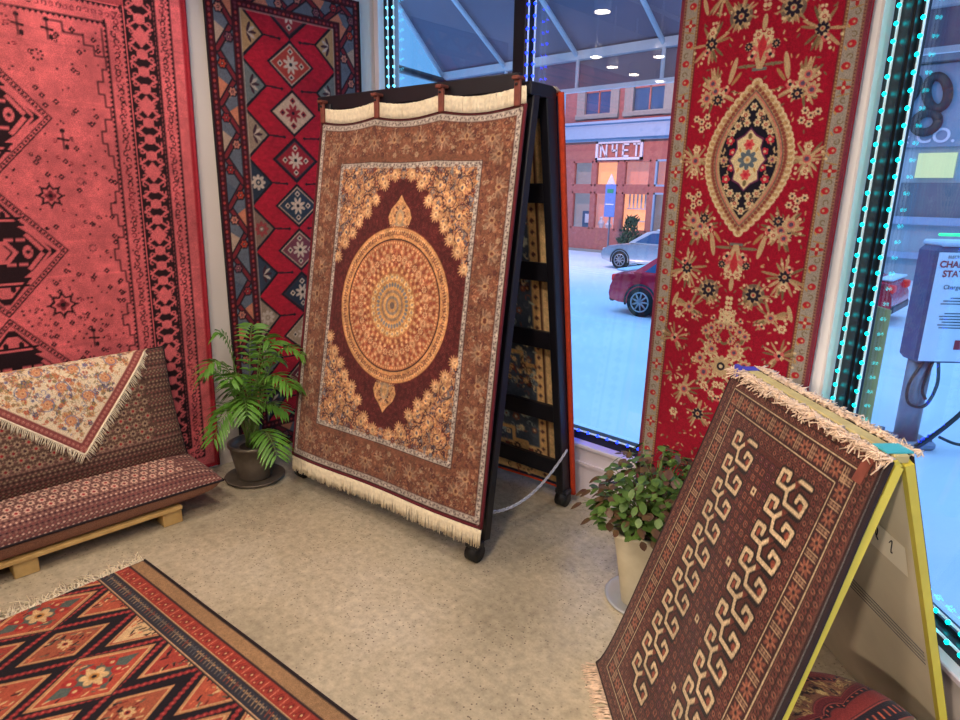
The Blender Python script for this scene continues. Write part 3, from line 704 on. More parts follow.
def floormat():
    m, nt, b = newmat('polished_concrete'); N = nt.nodes; L = nt.links
    tc = N.new('ShaderNodeTexCoord')
    def noise(s, d=5, r=.6):
        n = N.new('ShaderNodeTexNoise'); n.inputs['Scale'].default_value = s; n.inputs['Detail'].default_value = d; n.inputs['Roughness'].default_value = r
        L.new(tc.outputs['Object'], n.inputs['Vector']); return n
    def ramp(src, e):
        r = N.new('ShaderNodeValToRGB'); el = r.color_ramp.elements
        while len(el) < len(e): el.new(.5)
        for q, (p, c) in zip(el, e): q.position = p; q.color = srgb(*c) if isinstance(c, tuple) else (c, c, c, 1)
        L.new(src, r.inputs['Fac']); return r
    def mix(f, a, bb, mode='MIX'):
        n = N.new('ShaderNodeMix'); n.data_type = 'RGBA'; n.blend_type = mode
        if isinstance(f, float): n.inputs[0].default_value = f
        else: L.new(f, n.inputs[0])
        L.new(a, n.inputs[6])
        if isinstance(bb, tuple): n.inputs[7].default_value = bb
        else: L.new(bb, n.inputs[7])
        return n.outputs[2]
    n1 = noise(1.3, 6); base = ramp(n1.outputs['Fac'], [(.30, (156, 146, 122)), (.52, (186, 174, 148)), (.72, (202, 192, 170))]).outputs['Color']
    n2 = noise(28, 6, .7); g = ramp(n2.outputs['Fac'], [(.3, .68), (.7, 1.2)]).outputs['Color']
    c = mix(1., base, g, 'MULTIPLY')
    v = N.new('ShaderNodeTexVoronoi'); v.inputs['Scale'].default_value = 75; L.new(tc.outputs['Object'], v.inputs['Vector'])
    sp = ramp(v.outputs['Distance'], [(.16, 1.), (.30, 0.)]).outputs['Color']
    gate = ramp(noise(5, 3).outputs['Fac'], [(.36, 0.), (.56, 1.)]).outputs['Color']
    pick = N.new('ShaderNodeValToRGB'); pick.color_ramp.elements[0].position = .45; pick.color_ramp.elements[1].position = .6; L.new(v.outputs['Color'], pick.inputs['Fac'])
    mm = mix(1., sp, gate, 'MULTIPLY'); mm = mix(1., mm, pick.outputs['Color'], 'MULTIPLY')
    c = mix(mm, c, srgb(96, 84, 72))
    v2 = N.new('ShaderNodeTexVoronoi'); v2.inputs['Scale'].default_value = 42; L.new(tc.outputs['Object'], v2.inputs['Vector'])
    s2 = ramp(v2.outputs['Distance'], [(.12, .9), (.22, 0.)]).outputs['Color']; g2 = ramp(noise(3.1, 3).outputs['Fac'], [(.45, 0.), (.6, 1.)]).outputs['Color']
    c = mix(mix(1., s2, g2, 'MULTIPLY'), c, srgb(150, 136, 122))
    L.new(c, b.inputs['Base Color'])
    rr = ramp(noise(6, 5).outputs['Fac'], [(.3, .28), (.7, .48)]); L.new(rr.outputs['Color'], b.inputs['Roughness'])
    bp = N.new('ShaderNodeBump'); bp.inputs['Strength'].default_value = .08; bp.inputs['Distance'].default_value = .004; L.new(n2.outputs['Fac'], bp.inputs['Height']); L.new(bp.outputs['Normal'], b.inputs['Normal'])
    return m
def brickmat(name, c1, c2, mortar, scale=4.):
    m, nt, b = newmat(name); N = nt.nodes; L = nt.links
    tc = N.new('ShaderNodeTexCoord'); mp = N.new('ShaderNodeMapping'); mp.inputs['Rotation'].default_value = (PI/2, 0, 0); L.new(tc.outputs['Object'], mp.inputs['Vector'])
    br = N.new('ShaderNodeTexBrick'); br.inputs['Scale'].default_value = scale; br.inputs['Color1'].default_value = srgb(*c1); br.inputs['Color2'].default_value = srgb(*c2); br.inputs['Mortar'].default_value = srgb(*mortar)
    br.inputs['Mortar Size'].default_value = .025
    L.new(mp.outputs['Vector'], br.inputs['Vector']); L.new(br.outputs['Color'], b.inputs['Base Color']); b.inputs['Roughness'].default_value = .9
    return m
M = dict(
    wall=mat('white_wall_paint', (214, 206, 198), .85, noise=.03, scale=3), sill=mat('white_sill_paint', (238, 230, 238), .5, noise=.02),
    post=mat('white_post_paint', (248, 248, 248), .6, noise=.02),
    ceil=mat('ceiling_paint', (120, 116, 120), .9, noise=.03), floor=floormat(), frame=mat('black_window_frame', (18, 20, 30), .35, noise=.1),
    alu=mat('dark_aluminium', (70, 76, 82), .3, .8, noise=.05), glass=glassmat('window_glass'),
    rug=woven('knotted_wool', .2), flat=woven('flat_woven_wool', .1), cloth=woven('printed_cotton', .05), fringe=mat('cotton_fringe', (238, 226, 198), .95, noise=.12, scale=60),
    fringe2=mat('aged_cotton_fringe', (228, 204, 180), .95, noise=.2, scale=60), bind_red=mat('red_wool_binding', (92, 20, 32), .95, noise=.15, scale=60), bind_dk=mat('dark_wool_binding', (34, 22, 26), .95, noise=.15, scale=60),
    bind_or=mat('orange_wool_binding', (196, 60, 24), .95, noise=.15, scale=60), bind_pk=mat('crimson_wool_binding', (150, 30, 46), .95, noise=.15, scale=60), brown=mat('brown_cushion_cloth', (128, 92, 74), .95, noise=.1, scale=80, bump=.1),
    rack=mat('black_stained_wood', (17, 17, 26), .45, noise=.2, scale=12), rubber=mat('black_rubber', (14, 14, 15), .6, noise=.1), clampm=mat('rust_brown_leather', (120, 62, 50), .7, noise=.25, scale=40),
    chain=mat('zinc_chain', (205, 205, 212), .4, .2, noise=.1), bronze=mat('bronze_pot_glaze', (112, 102, 90), .35, .35, noise=.3, scale=10), soil=mat('potting_soil', (44, 32, 24), 1, noise=.4, scale=80, bump=.6),
    leaf=mat('palm_leaf', (84, 134, 44), .45, noise=.35, scale=9), stem=mat('palm_stem', (104, 130, 60), .5, noise=.2), leaf2=mat('broad_leaf', (92, 122, 50), .5, c2=(54, 84, 36), scale=26), leaf3=mat('purple_green_leaf', (98, 82, 48), .5, c2=(74, 40, 40), scale=30),
    stone=mat('cream_glazed_clay', (214, 206, 180), .45, c2=(184, 174, 146), scale=7, bump=.06), steel=mat('brushed_steel_saucer', (190, 194, 198), .4, .3, noise=.06), pine=mat('pine_wood', (214, 178, 110), .6, c2=(186, 148, 84), scale=14),
    board=mat('grey_primed_board', (226, 214, 184), .75, c2=(204, 192, 164), scale=3.5), yellow=mat('yellow_edge_tape', (206, 190, 70), .55, noise=.08), bluetape=mat('blue_tape', (70, 74, 190), .5, noise=.05), cyantape=mat('teal_tape', (70, 180, 190), .5, noise=.05),
    paper=mat('cream_paper', (250, 240, 214), .8, noise=.03), ink=mat('black_ink', (34, 30, 34), .8), wood=mat('worn_beam_wood', (206, 190, 130), .7, c2=(176, 158, 104), scale=20),
    snow=mat('snow', (214, 222, 232), .85, c2=(196, 208, 222), scale=.5, bump=.3), brick=brickmat('red_brick', (172, 104, 98), (156, 92, 90), (150, 116, 112)), brickp=mat('painted_brick_red', (178, 108, 96), .9, noise=.12, scale=6),
    stonef=mat('pale_window_stone', (150, 146, 138), .9, noise=.08), cornice=mat('snowy_cornice', (150, 172, 196), .8, noise=.04), greyb=mat('blue_grey_facade', (156, 176, 184), .85, noise=.08, scale=.6), greyd=mat('dark_grey_facade', (104, 116, 124), .85, noise=.1, scale=.8),
    darkglass=mat('dark_window_glass', (60, 90, 130), .1, noise=.2, scale=1), signw=mat('white_sign_paint', (226, 222, 230), .6, noise=.02), signdark=mat('dark_sign_paint', (44, 50, 54), .6, noise=.1),
    awning=mat('grey_awning_canvas', (150, 134, 150), .9, noise=.06, scale=2), bar=mat('white_awning_bar', (250, 246, 250), .4, noise=.04),
    carred=mat('red_car_paint', (222, 34, 62), .25, noise=.05, coat=.5), carsil=mat('silver_car_paint', (176, 182, 190), .25, noise=.04, coat=.5), tyre=mat('tyre_rubber', (22, 22, 24), .8), rim=mat('alloy_rim', (170, 172, 178), .3, .7), tail=emit('tail_lamp', (200, 30, 30), .4),
    blackpl=mat('black_plastic', (26, 28, 34), .4), navy=mat('navy_charger_case', (70, 80, 112), .6, noise=.1), galv=mat('galvanised_post', (128, 132, 142), .4, .6, noise=.15), redink=mat('red_print', (170, 50, 60), .7), greyink=mat('grey_print', (80, 84, 92), .7),
    shrub=mat('snowy_dark_shrub', (60, 84, 62), .9, noise=.4, scale=6), shopwarm=emit('lit_shop_wall', (255, 176, 112), 1.0), shopdim=emit('dim_lit_shop_wall', (214, 140, 122), .75), shopblue=emit('dim_shop_wall', (160, 150, 150), .5),
    ledc=emit('cyan_led', (0, 225, 235), 7), ledb=emit('blue_led', (8, 30, 255), 16.), ledw=emit('icy_white_led', (70, 205, 255), 7.), ledtube=emit('glowing_led_tube', (190, 214, 224), .45), green=emit('green_status_light', (30, 220, 130), 1.6),
    lamp=emit('ceiling_lamp_lens', (255, 240, 222), 22.), lampbody=mat('white_lamp_ring', (220, 220, 220), .5), yellowlit=emit('lit_yellow_window', (206, 214, 150), .55), khaki=mat('khaki_board', (196, 176, 104), .8, noise=.05),
    figw=mat('white_porcelain', (230, 232, 240), .4),
)

# ---------------------------------------------------------------- mesh building
class MB:
    def __init__(s): s.v = []; s.f = []; s.sm = []
    def add(s, vs, fs, smooth=False):
        n = len(s.v); s.v += [tuple(map(float, p)) for p in vs]; s.f += [tuple(i+n for i in f) for f in fs]; s.sm += [smooth]*len(fs); return s
    def box(s, c, d, R=None, bev=.0):
        """box centre c, full sizes d; chamfered along its edges when bev > 0"""
        c = V(*c); d = V(*d)/2; R = np.eye(3) if R is None else R
        if bev <= 0:
            vs = [c+R@(d*V(x, y, z)) for x in (-1, 1) for y in (-1, 1) for z in (-1, 1)]
            return s.add(vs, [(0, 1, 3, 2), (4, 6, 7, 5), (0, 4, 5, 1), (2, 3, 7, 6), (0, 2, 6, 4), (1, 5, 7, 3)])
        b = min(bev, d.min()*.9); vs = []; key = {}
        for x in (-1, 1):
            for y in (-1, 1):
                for z in (-1, 1):
                    for ax in range(3):
                        k = V(x, y, z)*(d-b); k[ax] = V(x, y, z)[ax]*d[ax]; key[(x, y, z, ax)] = len(vs); vs.append(c+R@k)
        fs = []
        for ax in range(3):
            o = [a for a in range(3) if a != ax]
            for sg in (-1, 1):
                q = []
                for (a, b_) in ((-1, -1), (1, -1), (1, 1), (-1, 1)):
                    t = [0, 0, 0]; t[ax] = sg; t[o[0]] = a; t[o[1]] = b_; q.append(key[(*t, ax)])
                fs.append(tuple(q if (sg > 0) == (ax != 1) else q[::-1]))
            for a in (-1, 1):
                for b_ in (-1, 1):
                    q = []
                    for e in (-1, 1):
                        t = [0, 0, 0]; t[ax] = e; t[o[0]] = a; t[o[1]] = b_
                        q.append((key[(*t, o[0])], key[(*t, o[1])]))
                    fl_ = (q[0][0], q[1][0], q[1][1], q[0][1]); fs.append(fl_ if ((a*b_ > 0) == (ax != 1)) else fl_[::-1])
        for x in (-1, 1):
            for y in (-1, 1):
                for z in (-1, 1):
                    q = tuple(key[(x, y, z, a)] for a in range(3)); fs.append(q if x*y*z > 0 else q[::-1])
        return s.add(vs, fs)
    def tube(s, P, r, n=8, cap=True, smooth=True):
        P = [V(*p) for p in P]; R = r if hasattr(r, '__len__') else [r]*len(P); vs = []; u = None
        for i, p in enumerate(P):
            t = P[min(i+1, len(P)-1)]-P[max(i-1, 0)]; t /= np.linalg.norm(t)+1e-12
            if u is None: u = np.cross(t, V(0, 0, 1) if abs(t[2]) < .9 else V(1, 0, 0))
            u = u-t*(u@t); u /= np.linalg.norm(u)+1e-12; w = np.cross(t, u)
            vs += [p+R[i]*(u*math.cos(2*PI*k/n)+w*math.sin(2*PI*k/n)) for k in range(n)]
        fs = [(i*n+k, i*n+(k+1) % n, (i+1)*n+(k+1) % n, (i+1)*n+k) for i in range(len(P)-1) for k in range(n)]
        if cap: fs += [tuple(range(n))[::-1], tuple((len(P)-1)*n+k for k in range(n))]
        return s.add(vs, fs, smooth)
    def lathe(s, c, prof, n=28, smooth=True, sq=None):
        """profile of (radius, height); sq = superellipse exponent for squarish pots"""
        vs = []
        for r, z in prof:
            for k in range(n):
                a = 2*PI*k/n; x, y = math.cos(a), math.sin(a)
                if sq: m = (abs(x)**sq+abs(y)**sq)**(1/sq); x, y = x/m, y/m
                vs.append((c[0]+r*x, c[1]+r*y, c[2]+z))
        fs = [(i*n+k, i*n+(k+1) % n, (i+1)*n+(k+1) % n, (i+1)*n+k) for i in range(len(prof)-1) for k in range(n)]
        fs += [tuple(range(n))[::-1], tuple((len(prof)-1)*n+k for k in range(n))]
        return s.add(vs, fs, smooth)
    def prism(s, P, a, b, ax=1, bev=0):
        """polygon P in the plane across axis ax, extruded from a to b"""
        def mk(p, t):
            q = [0, 0, 0]; o = [i for i in range(3) if i != ax]; q[o[0]] = p[0]; q[o[1]] = p[1]; q[ax] = t; return q
        n = len(P); vs = [mk(p, a) for p in P]+[mk(p, b) for p in P]
        return s.add(vs, [tuple(range(n)), tuple(range(2*n-1, n-1, -1))]+[(i, i+n, (i+1) % n+n, (i+1) % n) for i in range(n)])
    def ball(s, c, r, n=10, m=6, squash=(1, 1, 1)):
        vs = []; fs = []
        for i in range(1, m):
            for k in range(n):
                a = PI*i/m; t = 2*PI*k/n; vs.append((c[0]+r*squash[0]*math.sin(a)*math.cos(t), c[1]+r*squash[1]*math.sin(a)*math.sin(t), c[2]+r*squash[2]*math.cos(a)))
        vs += [(c[0], c[1], c[2]+r*squash[2]), (c[0], c[1], c[2]-r*squash[2])]; T = len(vs)-2
        for i in range(m-2):
            for k in range(n): fs.append((i*n+k, (i+1)*n+k, (i+1)*n+(k+1) % n, i*n+(k+1) % n))
        for k in range(n): fs.append((T, k, (k+1) % n)); fs.append((T+1, (m-2)*n+(k+1) % n, (m-2)*n+k))
        return s.add(vs, fs, True)
    def obj(s, name, m, parent=None, label=None, bev=0):
        me = bpy.data.meshes.new(name); o = bpy.data.objects.new(name, me)
        off = Vector((0, 0, 0))
        if parent is not None:
            p = parent
            while p is not None: off = off+p.location; p = p.parent
        me.from_pydata([tuple(Vector(v)-off) for v in s.v], [], s.f); me.validate()
        if len(me.polygons) == len(s.sm): me.polygons.foreach_set('use_smooth', s.sm)
        me.materials.append(M[m] if isinstance(m, str) else m); COL.objects.link(o)
        if parent is not None: o.parent = parent
        if label: o['label'] = label
        return o
def tag(o, label, cat, group=None, kind=None):
    o['label'] = label; o['category'] = cat
    if group: o['group'] = group
    if kind: o['kind'] = kind
    return o
def struct(o): o['kind'] = 'structure'; return o
def root(name, loc, label=None, cat=None, group=None):
    o = bpy.data.objects.new(name, None); o.location = loc; o.empty_display_size = .05; COL.objects.link(o)
    if label: tag(o, label, cat, group)
    return o
def sroot(name, loc): return struct(root(name, loc))
def dup(src, loc, rz=None):
    r = src.copy(); COL.objects.link(r); r.location = loc
    if rz is not None: r.rotation_euler.z = rz
    for ch in list(src.children):
        c = ch.copy(); COL.objects.link(c); c.parent = r
        for g in list(ch.children): d = g.copy(); COL.objects.link(d); d.parent = c
    return r
def rotz(a): c, s = math.cos(a), math.sin(a); return np.array([[c, -s, 0], [s, c, 0], [0, 0, 1.]])

def grid(name, canvas, f, m, parent=None, thick=.008, keep=None, back=True, label=None):
    """dense sheet coloured by the canvas. f(U, V) (metres, arrays) -> (N,3) points. thick: gap to a plain reverse side"""
    col = canvas.out(); ny, nx_ = col.shape[:2]
    U, W_ = np.meshgrid((np.arange(nx_)+.5)/nx_*canvas.w, (np.arange(ny)+.5)/ny*canvas.h)
    U[:, 0] = 0; U[:, -1] = canvas.w; W_[0] = 0; W_[-1] = canvas.h
    P = f(U.ravel(), W_.ravel()).astype(np.float32).reshape(ny, nx_, 3)
    cols = [col.reshape(-1, 3)]; verts = [P.reshape(-1, 3)]
    idx = np.arange(ny*nx_).reshape(ny, nx_)
    Q = np.stack([idx[:-1, :-1], idx[:-1, 1:], idx[1:, 1:], idx[1:, :-1]], -1).reshape(-1, 4)
    if keep is not None:
        k = keep(U, W_); Q = Q[(k[:-1, :-1] & k[1:, 1:]).ravel()]
    faces = [Q]
    if back:
        du = np.gradient(P, axis=1); dv = np.gradient(P, axis=0); n = np.cross(du, dv); n /= np.linalg.norm(n, axis=2, keepdims=True)+1e-9
        B = P-n*thick
        verts.append(B.reshape(-1, 3)); cols.append(col.reshape(-1, 3)*.9); faces.append(Q[:, ::-1]+ny*nx_)
        if keep is None:
            o = ny*nx_
            for e in (idx[0, ::-1], idx[-1], idx[:, 0], idx[::-1, -1]):
                faces.append(np.stack([e[:-1], e[1:], e[1:]+o, e[:-1]+o], -1)[:, ::-1])
    Vv = np.concatenate(verts); Ff = np.concatenate(faces).astype(np.int32); Cc = np.concatenate(cols)
    if parent is not None:
        p = parent
        while p is not None: Vv = Vv-np.array(p.location, np.float32); p = p.parent
    me = bpy.data.meshes.new(name); me.vertices.add(len(Vv)); me.vertices.foreach_set('co', Vv.astype(np.float32).ravel())
    me.loops.add(Ff.size); me.loops.foreach_set('vertex_index', Ff.ravel()); me.polygons.add(len(Ff))
    me.polygons.foreach_set('loop_start', np.arange(0, Ff.size, 4, dtype=np.int32)); me.polygons.foreach_set('loop_total', np.full(len(Ff), 4, np.int32))
    me.update(); me.polygons.foreach_set('use_smooth', np.ones(len(Ff), bool))
    at = me.color_attributes.new('weave', 'FLOAT_COLOR', 'POINT'); at.data.foreach_set('color', np.concatenate([Cc, np.ones((len(Cc), 1))], 1).astype(np.float32).ravel())
    me.materials.append(M[m]); o = bpy.data.objects.new(name, me); COL.objects.link(o)
    if parent is not None: o.parent = parent
    if label: o['label'] = label
    return o
def edge_tube(name, f, pts, r, m, parent, n=6, label=None):
    P = f(np.array([p[0] for p in pts], float), np.array([p[1] for p in pts], float))
    return MB().tube(list(P), r, n).obj(name, m, parent, label)
def fringe(name, P, D, L, m, parent, r=.0022, sag=0., jit=.1, seed=1, segs=3, wav=.0, label=None, rl=(.85, 1.1)):
    """one row of tassels: roots P[i], directions D[i], lengths L"""
    q = random.Random(seed); mb = MB(); n = len(P)
    for i in range(n):
        d = D[i] if hasattr(D[0], '__len__') else D; d = V(*d); d = d/np.linalg.norm(d); d = d+V(q.gauss(0, jit), q.gauss(0, jit), q.gauss(0, jit)*.5)
        l = (L[i] if hasattr(L, '__len__') else L)*q.uniform(*rl); w = V(q.gauss(0, wav), q.gauss(0, wav), q.gauss(0, wav)*.4)
        pts = [V(*P[i])+d*l*t+w*math.sin(t*4)*l+V(0, 0, -sag*l*t*t) for t in np.linspace(0, 1, segs+1)]
        mb.tube(pts, [r*(1-.35*t) for t in np.linspace(0, 1, segs+1)], 3, True)
    return mb.obj(name, m, parent, label)

# ================================================================= the room
wl, wf = -3.5, 2.72                     # left wall x, window wall y
Dd = V(.67, -.742, 0); Dd /= np.linalg.norm(Dd); Nn = V(Dd[1], -Dd[0], 0)      # the angled window wall and its inward normal
if Nn@V(-1, -1, 0) < 0: Nn = -Nn
PC = V(-.628, 2.72, 0); CZ = 3.1; SL = 3.3
Rw = np.stack([Dd, -Nn, V(0, 0, 1)], 1)         # local x along the wall, local y outward
def wp(s, o, z): return PC+Dd*s-Nn*o+V(0, 0, z)
E_ = PC+Dd*SL
floor_poly = [(wl, wf), (-.628, wf), (E_[0], E_[1]), (E_[0], -4.), (wl, -4.)]
struct(MB().prism(floor_poly, -.12, 0, 2).obj('floor', 'floor'))
struct(MB().prism(floor_poly, CZ, CZ+.1, 2).obj('ceiling', 'ceil'))
struct(MB().box((wl-.06, (-4+wf)/2+.1, 1.55), (.12, 6.72+.2, 3.1)).obj('wall_left', 'wall'))
# window wall: jamb at the corner, low wall, pier behind the floral rug
wb = MB().box((-3.479, wf+.06, 1.55), (.042, .12, 3.1)).box((-2.055, wf+.06, .14), (2.89, .12, .28)).box((-2.055, wf+.06, 2.99), (2.89, .12, .22))
wb.box((-2.3, wf-.006, .19), (2.4, .014, .016))
struct(wb.obj('wall_front', 'sill'))
struct(MB().box((-2.055, wf+.055, .29), (2.80, .15, .022), bev=.004).obj('trim_1', 'sill'))
pier = MB().prism([(-.77, wf), (-.668, wf), (-.656, wf-.010), (-.645, wf+.015), (-.62, wf+.10), (-.77, wf+.14)], 0, CZ, 2)
struct(pier.obj('wall_corner', 'post'))
ws = MB().box(wp(SL/2+.05, .06, .14), (SL-.1, .12, .28), Rw).box(wp(SL/2+.05, .06, 2.99), (SL-.1, .12, .22), Rw).box(wp(SL-.05, .06, 1.55), (.1, .12, 3.1), Rw)
struct(ws.obj('wall_right_front', 'wall'))
struct(MB().box(wp(SL/2, .045, .29), (SL-.02, .13, .022), Rw, bev=.004).obj('trim_2', 'sill'))
struct(MB().box((E_[0]+.06, (E_[1]-4)/2, 1.55), (.12, E_[1]+4, 3.1)).obj('wall_right', 'wall'))
struct(MB().box(((wl+E_[0])/2, -4.06, 1.55), (E_[0]-wl+.24, .12, 3.1)).obj('wall_back', 'wall'))
# windows
w1 = sroot('window_1', (-2.0, wf+.06, .3))
fr = MB(); yg = wf+.075
fr.box((-3.442, yg, 1.59), (.03, .06, 2.58)).box((-2.07, yg, .325), (2.75, .06, .05)).box((-2.045, yg, 2.86), (2.72, .06, .05)).box((-.73, yg, 1.59), (.03, .06, 2.58))
fr.obj('window_frame', 'frame', w1)
MB().box((-2.325, yg-.01, 1.59), (.085, .09, 2.5), bev=.006).obj('mullion', 'frame', w1)
for a, b in ((-3.427, -2.366), (-2.284, -.745)): MB().box(((a+b)/2, yg+.01, 1.59), (b-a, .006, 2.5)).obj('pane', 'glass', w1)
w2 = sroot('window_2', tuple(wp(1.5, .06, .3)))
fr = MB(); fr.box(wp(.018, .040, 1.59), (.10, .04, 2.58), Rw).box(wp(SL/2, .055, .325), (SL-.2, .07, .05), Rw).box(wp(SL/2, .055, 2.86), (SL-.2, .07, .05), Rw).box(wp(SL-.12, .055, 1.59), (.05, .07, 2.58), Rw)
fr.obj('window_frame', 'frame', w2)
fr = MB(); fr.box(wp(.072, .045, 1.59), (.014, .03, 2.5), Rw).box(wp(.094, .055, 1.59), (.010, .02, 2.5), Rw).box(wp(SL/2, .062, .356), (SL-.3, .03, .012), Rw)
fr.obj('inner_frame', 'alu', w2)
MB().box(wp(SL/2, .068, 1.59), (SL-.19, .006, 2.5), Rw).obj('pane', 'glass', w2)

# LED strips: tube with single lit beads
def led(p0, p1, R, m, label, step=.055, tube=True, group='led strips round the window frames'):
    p0, p1 = V(*p0), V(*p1); L = np.linalg.norm(p1-p0); r = root('led_strip', tuple(p0), label, 'led light strip', group)
    d = (p1-p0)/L
    MB().tube([p0, p1], .0045, 6).obj('light_tube', 'ledtube', r)
    n = min(99, int(L/step)); first = None
    for i in range(n):
        q = p0+d*(i+.5)*L/n
        if first is None: first = MB().ball(q+R*.006, .0075, 8, 5).obj('bead', m, r); base = q
        else:
            o = first.copy(); COL.objects.link(o); o.parent = r; o.location = Vector(tuple(q-base))
    return r
fw = V(0, -1, 0)
led((-3.412, yg-.035, .36), (-3.412, yg-.035, 2.83), fw, 'ledw', 'icy white led strip up the left jamb of the front window, nearest the corner')
led((-3.372, yg-.02, .36), (-3.372, yg-.02, 2.83), fw, 'ledw', 'second icy white led strip on the left jamb, on the glass side')
led((-2.272, yg-.045, .36), (-2.272, yg-.045, 2.83), fw, 'ledb', 'deep blue led strip beside the black mullion, left one of the pair')
led((-2.236, yg-.035, .36), (-2.236, yg-.035, 2.83), fw, 'ledb', 'deep blue led strip beside the black mullion, right one of the pair')
led((-2.22, yg-.032, .352), (-.76, yg-.032, .352), fw, 'ledb', 'blue led strip lying along the bottom of the front window frame', .06)
led(wp(.016, .012, .36), wp(.016, .012, 2.83), Nn, 'ledc', 'cyan led strip up the black jamb beside the floral rug, nearest the white pier')
led(wp(.10, .05, .36), wp(.10, .05, 2.83), Nn, 'ledc', 'cyan led strip added for the reflected bead row, glass side of the angled jamb')  # added strip in place of the beads' reflection in the pane
led(wp(.12, .014, .345), wp(2.9, .014, .345), Nn, 'ledc', 'cyan led strip along the bottom of the angled window, room side', .055)
led(wp(.12, .05, .372), wp(2.9, .05, .372), Nn, 'ledc', 'cyan led strip along the bottom of the angled window, glass side', .055)

# ================================================================= hanging rugs
def wavy(U, W_, a=.006): return a*np.sin(U*7+1)+a*.6*np.sin(W_*2.3+U*3)
# pink rug on the left wall
c = pat_pink(); r = root('wall_rug', (wl+.02, .61, .02), 'large faded pink rug with black medallions hung on the left wall behind the sofa cushions', 'rug')
f = lambda U, W_: np.stack([wl+.014+wavy(U, W_, .003)+0*U, (U-.29)+.017*(W_-1.2)+.0*U, .015+W_], -1)
grid('pile', c, f, 'rug', r)
for u in (0, c.w): edge_tube('edge_binding', f, [(u, v) for v in np.linspace(0, c.h, 30)], .008, 'bind_pk', r)
# the end of that rug folds out onto the floor
# runner
c = pat_runner(); r = root('wall_rug', (wl+.02, 2.11, .02), 'tall red runner with a chain of diamonds hung in the corner behind the palm', 'rug')
f = lambda U, W_: np.stack([wl+.014+wavy(U, W_, .003), 1.632+U, .012+W_], -1)
grid('pile', c, f, 'rug', r)
for u in (0, c.w): edge_tube('edge_binding', f, [(u, v) for v in np.linspace(0, c.h, 30)], .006, 'bind_dk', r)
# floral rug on the pier
c = pat_floral(); r = root('wall_rug', (-1.05, wf-.03, .22), 'long crimson floral rug with a dark pointed medallion hung between the two windows', 'rug')
f = lambda U, W_: np.stack([-1.397+U*.984-.010*(2.1-W_), wf-.035+wavy(U*1.3, W_, .004)-.0*U, .22+W_], -1)
grid('pile', c, f, 'rug', r, thick=-.008)
for u in (0, c.w): edge_tube('edge_binding', f, [(u, v) for v in np.linspace(0, c.h, 30)], .005, 'bind_pk', r)
hb = MB().tube([(-1.42, wf-.02, 2.88), (-.68, wf-.02, 2.88)], .012, 8)
hb.obj('hanging_rod', 'alu', r)

# ================================================================= rug rack in the middle
ang = math.radians(3.4); RO = V(-3.0, 1.79, 0); Rr = rotz(ang)
def rk(x, y, z): return RO+Rr@V(x, y, z)
rack = root('rug_rack', tuple(RO), 'tall black wooden rug display frame on castors in the middle of the shop', 'display rack')
RWd = 1.28; TZ = 2.0
def stile(x, y0, y1): return MB().tube([rk(x, y0, .09), rk(x, y1, TZ)], .034, 4, smooth=False)
def bar_box(a, b, w, h, name, parent=rack, m='rack', up=V(0, 0, 1)):
    a, b = V(*a), V(*b); L = np.linalg.norm(b-a); x = (b-a)/L; y = np.cross(up, x); y /= np.linalg.norm(y); z = np.cross(x, y)
    return MB().box((a+b)/2, (L, w, h), np.stack([x, y, z], 1), bev=.004).obj(name, m, parent)
YT0, YT1 = .285, .385; YB = .69
for x in (0, RWd):
    bar_box(rk(x, .03, .09), rk(x, YT0, TZ), .042, .045, 'front_post', up=V(1, 0, 0))
    bar_box(rk(x, YB, .09), rk(x, YT1, TZ), .065, .045, 'back_post', up=V(1, 0, 0))
    bar_box(rk(x, YT0-.05, TZ+.005), rk(x, YT1+.035, TZ+.005), .05, .05, 'top_cap')
def yb(z): return YB+(YT1-YB)*(z-.09)/(TZ-.09)
def yf(z): return .03+(YT0-.03)*(z-.09)/(TZ-.09)
for z in (.21, .52, .91, 1.245, 1.60, 1.95): bar_box(rk(0, yb(z), z), rk(RWd, yb(z), z), .03, .085, 'back_rung')
for z in (.21, .75, 1.35, 1.95): bar_box(rk(0, yf(z), z), rk(RWd, yf(z), z), .03, .07, 'front_rung')
bar_box(rk(-.10, YT0-.022, TZ+.035), rk(RWd-.05, YT0-.022, TZ+.035), .03, .07, 'hanging_bar')
bar_box(rk(-.05, YT1+.03, TZ-.0), rk(RWd+.0, YT1+.03, TZ-.0), .03, .05, 'hanging_bar')
for (x, y) in ((-.02, -.02), (RWd-.01, -.02), (0, YB), (RWd, YB)):
    mb = MB(); a = rk(x-.026, y-.0, .042); b = rk(x+.026, y, .042); mb.tube([a, b], .042, 18)
    cst = mb.obj('castor', 'rubber', rack); MB().box(rk(x, y, .085), (.07, .06, .03), Rr, bev=.005).obj('castor_fork', 'blackpl', cst)
# chain between the frames
cp = [rk(RWd+.035, yb(.30)-.02, .33)]; p1 = rk(RWd-.06, .03, .21)
mb = MB(); pts = []
for t in np.linspace(0, 1, 44):
    p = cp[0]*(1-t)+p1*t; p[2] -= .46*t*(1-t); pts.append(p)
for i, p in enumerate(pts[:-1]):
    d = pts[i+1]-p; d /= np.linalg.norm(d); u = np.cross(d, V(0, 0, 1)) if i % 2 else V(0, 0, 1); 
    lp = [p+d*.013*math.cos(a)+u*.007*math.sin(a) for a in np.linspace(0, 2*PI, 8)]; mb.tube(lp, .0036, 4)
mb.obj('chain', 'chain', rack, 'grey metal chain between the two leaning frames')
